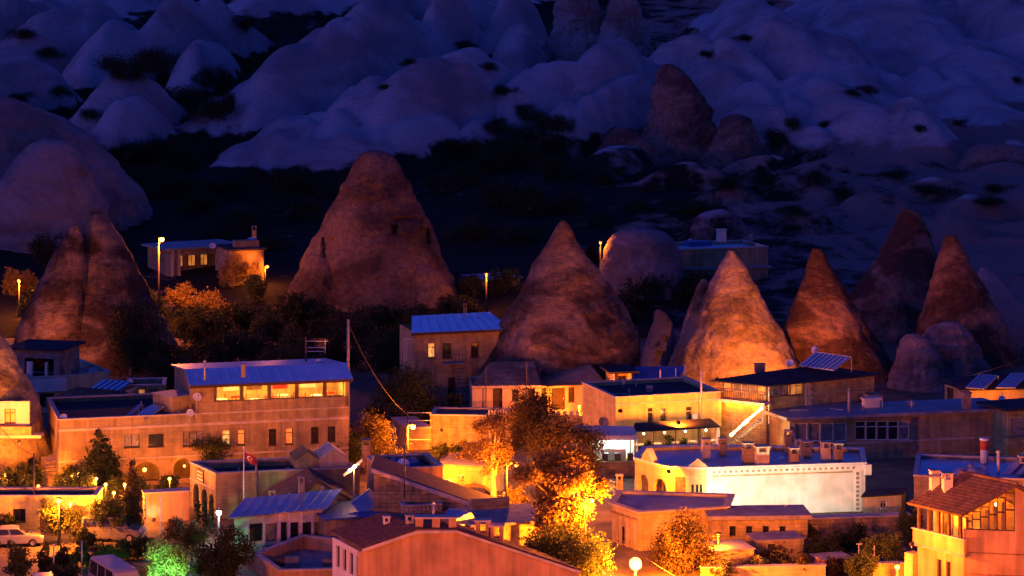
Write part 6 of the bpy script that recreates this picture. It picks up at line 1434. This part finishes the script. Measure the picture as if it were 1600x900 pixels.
# ================================================================ vehicles
PAINT_W = M('white_car_paint', (.28, .28, .27), rough=.3, var=.08, bump=0, spec=.6); PAINT_G = M('grey_car_paint', (.13, .135, .145), rough=.3, var=.1, bump=0, spec=.6); PAINT_D = M('dark_car_paint', (.035, .03, .035), rough=.25, var=.1, bump=0, spec=.6)
TYRE = M('tyre_rubber', (.02, .02, .02), rough=.9); LAMPR = M('red_tail_lens', (.4, .02, .02), rough=.3, var=.05, bump=0); LAMPW = M('clear_lens', (.7, .7, .65), rough=.2, var=.05, bump=0)
def vehicle(name, label, cat, p, rz, paint, low, cab, wd, wheels, wr=.33, group=None):
    """low and cab: side outlines (x,z), front towards +x; the cabin leans in at the top"""
    root = thing(name, label, cat, p, group, rz); o = Vector(p); hw = wd / 2
    def loft(prof, y0, y1, ztop):
        zmin = min(z for _, z in prof); zmax = max(z for _, z in prof); n = len(prof); V = []
        for sgn in (-1, 1):
            for (x, z) in prof:
                f = (z - zmin) / max(zmax - zmin, .01); V.append(o + Vector((x, sgn * (y0 + (y1 - y0) * f), z)))
        return V, [tuple(range(n)), tuple(reversed(range(n, 2 * n)))] + [(i, n + i, n + (i + 1) % n, (i + 1) % n) for i in range(n)]
    v, f = loft(low, hw, hw * .96, 0); body = MB().add(v, f).build('body', paint, root, bevel=.06)
    v, f = loft(cab, hw * .94, hw * .78, 0); MB().add(v, f).build('cabin', paint, root, bevel=.05)
    xs = sorted(x for x, _ in cab); zs = [z for _, z in cab]; z0, z1 = min(zs), max(zs)
    xb0 = min(x for x, z in cab if z < z0 + .05); xb1 = max(x for x, z in cab if z < z0 + .05); xt0 = min(x for x, z in cab if z > z1 - .12); xt1 = max(x for x, z in cab if z > z1 - .12)
    nwin = 3 if xb1 - xb0 > 3 else 2
    for sgn in (-1, 1):
        for k in range(nwin):
            q = []
            for (u, t_) in ((k + .07, .14), (k + .93, .14), (k + .93, .84), (k + .07, .84)):
                u /= nwin; xa = xb0 + (xb1 - xb0) * (.03 + .94 * u); xc = xt0 + (xt1 - xt0) * (.03 + .94 * u); x = xa + (xc - xa) * t_
                q.append(o + Vector((x, sgn * (hw * .94 + (hw * .78 - hw * .94) * t_ + .012), z0 + (z1 - z0) * t_)))
            MB().prism(q, (0, sgn * .012, 0)).build('side_window', PANE, root)
    for (xa, xc, nm, sg) in ((xb1, xt1, 'windscreen', 1), (xb0, xt0, 'rear_window', -1)):
        q = [o + Vector((xa + (xc - xa) * t_ + sg * .035, y * (hw * .94 - hw * .16 * t_) * .86, z0 + (z1 - z0) * t_)) for (y, t_) in ((-1, .14), (1, .14), (1, .86), (-1, .86))]
        MB().prism(q, (sg * .012, 0, .004)).build(nm, PANE, root)
    for x in wheels:
        for sgn in (-1, 1):
            c = o + Vector((x, sgn * (hw - .1), wr)); w_ = MB().lathe(c, [(wr * .55, -.11), (wr * .95, -.11), (wr, -.07), (wr, .07), (wr * .95, .11), (wr * .55, .11)], 18, (0, 1, 0)).build('wheel', TYRE, root, True)
            MB().lathe(c, [(0, -.09), (wr * .56, -.1), (wr * .56, .1), (0, .09)], 12, (0, 1, 0)).build('rim', STEEL, w_)
    xf = max(x for x, _ in low); xr = min(x for x, _ in low); zl = .72 if z1 < 1.7 else .85
    for sgn in (-1, 1):
        MB().box(o.x + xf - .1, o.x + xf + .02, o.y + sgn * hw * .72 - .16, o.y + sgn * hw * .72 + .16, o.z + zl - .08, o.z + zl + .08).build('headlight', LAMPW, root, bevel=.02)
        MB().box(o.x + xr - .02, o.x + xr + .1, o.y + sgn * hw * .8 - .1, o.y + sgn * hw * .8 + .1, o.z + zl - .05, o.z + zl + .16).build('tail_light', LAMPR, root, bevel=.02)
    return root
SED = ([(-2.1, .28), (2.1, .28), (2.15, .6), (1.9, .82), (.9, .93), (-1.5, .95), (-2.1, .88), (-2.18, .6)], [(-1.65, .92), (1.0, .92), (.25, 1.42), (-.2, 1.47), (-1.0, 1.45), (-1.3, 1.38)])
VAN = ([(-2.3, .3), (2.3, .3), (2.4, .75), (2.15, 1.0), (1.4, 1.1), (-2.35, 1.1), (-2.4, .6)], [(-2.33, 1.09), (1.55, 1.09), (.85, 1.88), (.4, 1.95), (-2.1, 1.95), (-2.25, 1.85)])
BUS = ([(-3.0, .35), (2.9, .35), (3.05, .8), (2.95, 1.25), (-3.05, 1.25), (-3.1, .6)], [(-3.0, 1.24), (2.9, 1.24), (2.35, 2.35), (1.9, 2.5), (-2.8, 2.5), (-2.95, 2.4)])
vehicle('parked_car', 'white hatchback entering at the left edge beside the bush', 'car', onground(24, 852), R(8), PAINT_W, *SED, 1.75, (-1.35, 1.35))
vehicle('parked_van', 'grey van parked before the timber gate behind the cypress', 'van', onground(176, 844), R(-4), PAINT_G, *VAN, 1.85, (-1.5, 1.5), .35)
vehicle('minibus', 'white roofed minibus at the bottom left beside the green tree', 'minibus', onground(180, 935), R(-62), PAINT_W, *BUS, 2.1, (-2.0, 2.0), .38)
vehicle('parked_car', 'white car with only its roof in view at the bottom edge', 'car', onground(70, 948), R(-75), PAINT_W, *VAN, 1.8, (-1.5, 1.5), .34)
vehicle('parked_car', 'pale car roof at the bottom edge left of the minibus', 'car', onground(122, 950), R(-80), PAINT_W, *SED, 1.75, (-1.35, 1.35))
vehicle('parked_car', 'dark car before the dazzling yellow outbuilding', 'car', onground(748, 786), R(0), PAINT_D, *SED, 1.75, (-1.35, 1.35))
# street surface at the left and the lane by the lamp
def ribbon(name, pts, wd, mat, z=.004):
    mb = MB(); n = len(pts)
    P = [onground(*p).to_2d() for p in pts]; L_ = []; R_ = []
    for i in range(n):
        d = (P[min(i + 1, n - 1)] - P[max(i - 1, 0)]).normalized(); nn = Vector((-d.y, d.x)); L_.append(P[i] + nn * wd / 2); R_.append(P[i] - nn * wd / 2)
    V = [(q.x, q.y, z + .02) for q in L_] + [(q.x, q.y, z + .02) for q in R_]
    o = mb.add(V, [(i, i + 1, n + i + 1, n + i) for i in range(n - 1)]).build(name, mat); o['kind'] = 'structure'; return o
ribbon('road', [(-60, 862), (60, 856), (140, 848), (230, 842), (290, 842)], 7, ASPHALT)
ribbon('lane', [(690, 796), (760, 790), (830, 800), (900, 840), (960, 900), (1000, 960)], 5, ASPHALT)
ribbon('side_street', [(20, 868), (40, 900), (60, 980)], 8, ASPHALT, .008)

# ================================================================ lamps of the town
KP = 2.4
def street_lamp(label, bulb_px, Y, watts, arm=1.2, col=SOD, bulb=None, group=None, pole_r=0.08, side=-1, br=.17, cat='street lamp', drop=.3, zbase=None):
    p = at(bulb_px[0], bulb_px[1], Y); g_ = zg(Y) if zbase is None else zbase; x0 = p.x + side * arm
    root = thing('street_lamp', label, cat, (x0, p.y, g_), group)
    MB().tube([(x0, p.y, g_ - .3), (x0, p.y, p.z + .1)], [pole_r * 1.3, pole_r]).build('pole', DARKMET, root, True)
    if arm: MB().tube([(x0, p.y, p.z), (x0 - side * arm * .5, p.y, p.z + .3), (p.x, p.y, p.z + .25)], pole_r * .5, 6).build('arm', DARKMET, root, True)
    MB().lathe((p.x, p.y, p.z + .1), [(0.05, .22), (.2, .16), (.28, 0.06), (.26, .05)], 12).build('lamp_head', DARKMET, root, True)
    MB().ball((p.x, p.y, p.z), br, 12, 8).build('bulb', bulb or BULB, root, True)
    lamp_light(root, (p.x, p.y - br - (.45 if not arm else .25), p.z - .1), watts * KP, col, .15)
    return root
def floodlight(label, p, aim, watts, col=WARM, spot=110, bulb=None):
    p = Vector(p); aim = Vector(aim); d = (aim - p).normalized(); root = thing('floodlight', label, 'floodlight', p)
    MB().lathe(p - d * .18, [(0, 0), (.1, .0), (.17, .16), (.19, .17)], 12, d).build('housing', DARKMET, root, True)
    MB().lathe(p - d * .03, [(0, 0), (.15, .0)], 12, d).build('lens', bulb or BULB_WARM, root)
    MB().tube([p - d * .15, p - d * .15 - Vector((0, 0, .35))], .03, 6).build('bracket', STEEL, root)
    lamp_light(root, p + d * .1, watts * KP, col, .12, spot, aim); return root
street_lamp('upper left street lamp flaring beside the veranda house', (253, 374), 301, 8500, .35, br=.28)
street_lamp('flaring lamp on the pole left of the orange retaining wall', (645, 667), 234, 6500, .45, br=.24)
street_lamp('brightest street lamp, at the bottom right of centre', (993, 881), 189, 32000, 0, br=.46, zbase=0)
street_lamp('round wall lamp glowing at the left edge above the white car', (18, 787), 208.5, 3400, 0, br=.2)
street_lamp('street lamp inside the round tree by the timber gate', (92, 783), 203.0, 4000, 0, br=.15)
street_lamp('white ball lamp left of the window terrace building', (342, 801), 203.5, 240, 0, (.8, .95, 1), BULB_W, br=.2)
street_lamp('angled street lamp in the leaves of the blazing tree', (925, 783), 190.6, 9000, .5, br=.12)
street_lamp('twin armed lamp beside the slender pale trunk', (807, 729), 214, 6500, .8, br=.1, side=-1)
street_lamp('small lamp at the street wall before the right tiled house', (1402, 886), 190, 900, 0, br=.18, zbase=0)
street_lamp('distant lamp in the gap right of the broad dark cone', (418, 417), 322, 900, .3, br=.12)
street_lamp('hidden lamp among the lit bushes at the left edge', (30, 440), 306, 2600, 0, br=.12)
street_lamp('distant lamp beside the tiny lamp lit hut', (938, 380), 318, 420, 0, br=.1)
street_lamp('distant lamp in the dim bushes by the small hut', (760, 430), 308, 800, 0, br=.08)
street_lamp('lamp before the stepped block at the foot of the left rock', (50, 742), 221, 2600, 0, br=.12)
street_lamp('lamp glowing between pine and cypress', (190, 777), 210, 1600, 0, br=.1)
t = thing('arch_lamp', 'bright lamp hanging in the round hotel arch', 'lamp', at(226, 734, 224)); q = t.location.copy(); MB().ball(q, .17).build('bulb', BULB, t, True); MB().tube([q, q + Vector((0, .3, .35))], .03, 6).build('bracket', DARKMET, t); lamp_light(t, q - Vector((0, 0, .3)), 420, SOD)
t = thing('arch_lamp', 'lamp under the second hotel arch', 'lamp', at(288, 728, 226.6)); q = t.location.copy(); MB().ball(q, .1).build('bulb', BULB, t, True); MB().tube([q, q + Vector((0, .3, .35))], .03, 6).build('bracket', DARKMET, t); lamp_light(t, q - Vector((0, .3, .2)), 220, SOD)
floodlight('floodlight washing the arcaded side orange', at(285, 822, 213), at(318, 775, 215), 2600, SOD)
floodlight('green floodlight under the bottom left tree', (at(262, 900, 183).x, 182.6, .9), at(247, 872, 189), 3400, (.26, 1.0, .28), 66, EM('green_bulb', (.2, 1, .3), 30))
floodlight('floodlight at the foot of the orange glowing cone', at(1222, 586, 262), at(1185, 530, 271), 9000, SOD, 120)
floodlight('second floodlight at the left foot of the orange glowing cone', at(1120, 592, 262), at(1140, 520, 271), 2400, SOD, 120)
floodlight('floodlight raking along the long white wall', (16.4, 209.2, 1.4), (21, 215, 2.2), 1500, (1.0, .70, .46), 150)
floodlight('second floodlight washing the right half of the white wall', (24, 208.6, .8), (25, 215.5, 2.4), 950, (1.0, .78, .6), 150)
floodlight('floodlight at the cave front ledge of the left rock', at(30, 690, 222.0), at(15, 640, 227), 2600, SOD, 130)
floodlight('floor light on the rose garden wall', at(240, 812, 210), at(238, 785, 213), 60, (1, .8, .6), 50)
floodlight('lamp on the arch building porch', at(1045, 737, 212.6), at(1020, 765, 215.5), 2200, SOD, 150)
floodlight('lamp on the yellow lit slab house', at(860, 808, 192.5), at(820, 845, 195), 3000, SOD, 150)
floodlight('lamp lighting the yellow outbuilding', at(690, 716, 217.6), at(730, 760, 222), 3500, SOD, 160)
floodlight('lamp over the yellow building front', at(1060, 660, 234), at(1050, 640, 240), 4200, SOD, 160)
floodlight('lamp under the yellow hut eave', at(1556, 632, 252.5), at(1556, 618, 258), 1600, SOD, 150)
floodlight('lamp beside the stair pier of the tiled corner house', at(1425, 850, 184), at(1440, 880, 188), 2200, SOD, 160)
street_lamp('lamp among the vine tangles before the stone shed', (1122, 838), 194, 900, 0, br=.08, zbase=0)
street_lamp('lamp behind the russet trees before the cave annex', (905, 636), 250.5, 3600, 0, br=.1)
floodlight('lamp at the left foot of the twin peaked cone', at(50, 566, 270), at(80, 500, 277), 2600, SOD, 140)
floodlight('lamp on the terrace wall lighting the retaining wall', at(690, 672, 240), at(730, 668, 244), 1400, SOD, 150)
GL = ['garden lamp just left of the pine top', 'garden lamp against the pine, upper', 'garden lamp right of the pine trunk', 'garden lamp between pine and bushy tree', 'garden lamp behind the gate wall left', 'garden lamp over the timber gate', 'garden lamp over the grey van', 'garden lamp left beside the cypress', 'garden lamp between the two hotel arches', 'garden lamp at the left edge below the cave front', 'garden lamp right of the gate street lamp', 'garden lamp in the leafy tree over the van']
for i, (x, y, Y) in enumerate([(112, 745, 216), (122, 740, 217), (150, 748, 215), (165, 757, 213), (60, 760, 214), (140, 765, 211), (178, 770, 211), (195, 757, 214), (265, 748, 220), (8, 742, 220), (110, 787, 206), (176, 783, 206)]):
    q = at(x, y, Y); t = thing('garden_lamp', GL[i], 'lamp', (q.x, q.y, zg(Y)), 'garden lamps in the courtyard')
    MB().tube([(q.x, q.y, zg(Y) - .1), (q.x, q.y, q.z - .1)], .03, 6).build('stem', DARKMET, t); MB().ball(q, .13, 8, 6).build('bulb', BULB, t, True); lamp_light(t, q + Vector((0, -.2, -.25)), 950, (1, .26, .03), .1)
pole('pole with rails beside the flaring pole lamp', 637, 643, 722, None, .06, DARKMET, arms=[(645, 637, 674), (657, 637, 674), (687, 637, 674)])
dish('large grey dish on a mast beside the white cafe canopy', 943, 659, 240, 8, 15, 25, .5, mat=CONCRETE)
t = thing('brick_pillar', 'tall reddish pillar left of the arched porch', 'pillar', atz(968, 790, 0)); chimney(t, 968, 9, 741, 795, 0.05, STONE, True, COPING, name='shaft')
# diagonal light bar by the balcony house, downlights under its balcony
t = thing('light_bar', 'blazing diagonal light bar beside the balcony house stairs', 'light', at(1142, 684, 236.5)); a, b = at(1141, 681, 236.5), at(1192, 636, 236.5)
for k in range(13):
    q0, q1 = a.lerp(b, k / 13), a.lerp(b, (k + .86) / 13); MB().tube([q0, q1], .10 + .05 * (k in (0, 1, 5, 6, 11, 12)), 8).build('tube', EM('bar_light', (1, .72, .36), 2.2 + 5 * (k % 3 == 0)), t)
    st_ = a.lerp(b, k / 13); MB().box(st_.x - .15, st_.x + .2, st_.y + .25, st_.y + 1.3, st_.z - 1.15, st_.z - 1.07).build('stair_tread', CONCRETE, t)
MB().tube([a + Vector((0, .2, -.05)), b + Vector((0, .2, -.05))], .07, 8).build('rail', STEEL, t)
MB().prism([a + Vector((-.2, 1.3, -1.3)), b + Vector((0, 1.3, -1.3)), b + Vector((0, 1.3, -1.05)), a + Vector((-.2, 1.3, -1.05))], (0, .1, 0)).build('stringer', CONCRETE, t)
for p_ in (a, b): MB().tube([p_ + Vector((0, .2, -.05)), (p_.x, p_.y + .2, p_.z - 1.5)], .05, 6).build('post', STEEL, t)
lamp_light(t, a.lerp(b, .5) + Vector((-.3, -.4, .3)), 1100, (1, .55, .2), .4)
for i, x in enumerate((1135, 1154, 1172)):
    q = BH.F[BH.left].pt(BH.L[BH.left] * (.2 + .27 * i), .5, zb_ - .33); t = thing('downlight', ORD[i] + ' of three downlights under the glazed corner balcony', 'lamp', q, 'downlights under the balcony'); MB().lathe(q, [(.1, .06), (.12, 0), (0, -.02)], 10).build('lens', BULB, t); lamp_light(t, q - Vector((0, 0, .12)), 260, SOD, .08)
# twin lamp bar above the gabled house
t = thing('roof_spot_bar', 'slanted bar with twin spotlights above the dark tiled gable', 'light', at(552, 745, 208)); a, b = at(537, 743, 208), at(566, 719, 208)
MB().tube([a, b], .12, 8).build('bar', WHITE, t); MB().tube([at(553, 733, 208), at(553, 775, 208)], .06, 6).build('post', STEEL, t)
for k in (.35, .6): MB().ball(a.lerp(b, k) - Vector((0, .12, 0)), .13).build('bulb', BULB_WARM, t, True)
lamp_light(t, a.lerp(b, .5) - Vector((0, .4, .1)), 160, WARM, .1)
# street lamps along the road in front of the town, below the frame
for i, (x, y, wt) in enumerate([(-64, 156, 21000), (-38, 150, 21000), (-13, 150, 14000), (9, 148, 15000), (34, 157, 25000), (62, 152, 27000)]):
    root = thing('street_lamp', ORD[i] + ' of the six street lamps on the near road', 'street lamp', (x, y, 0), 'lamps along the near road')
    MB().tube([(x, y, -.3), (x, y, 7)], [.13, .08]).build('pole', STEEL, root, True)
    MB().tube([(x, y, 6.9), (x, y + .8, 7.3), (x, y + 1.5, 7.3)], .05, 6).build('arm', STEEL, root, True)
    MB().lathe((x, y + 1.5, 7.15), [(.05, .2), (.22, .14), (.3, 0)], 12).build('lamp_head', DARKMET, root, True)
    MB().ball((x, y + 1.5, 7.05), .17, 10, 6).build('bulb', BULB, root, True)
    lamp_light(root, (x, y + 1.8, 6.8), wt * 1.15, (1.0, .18, .012), .2)
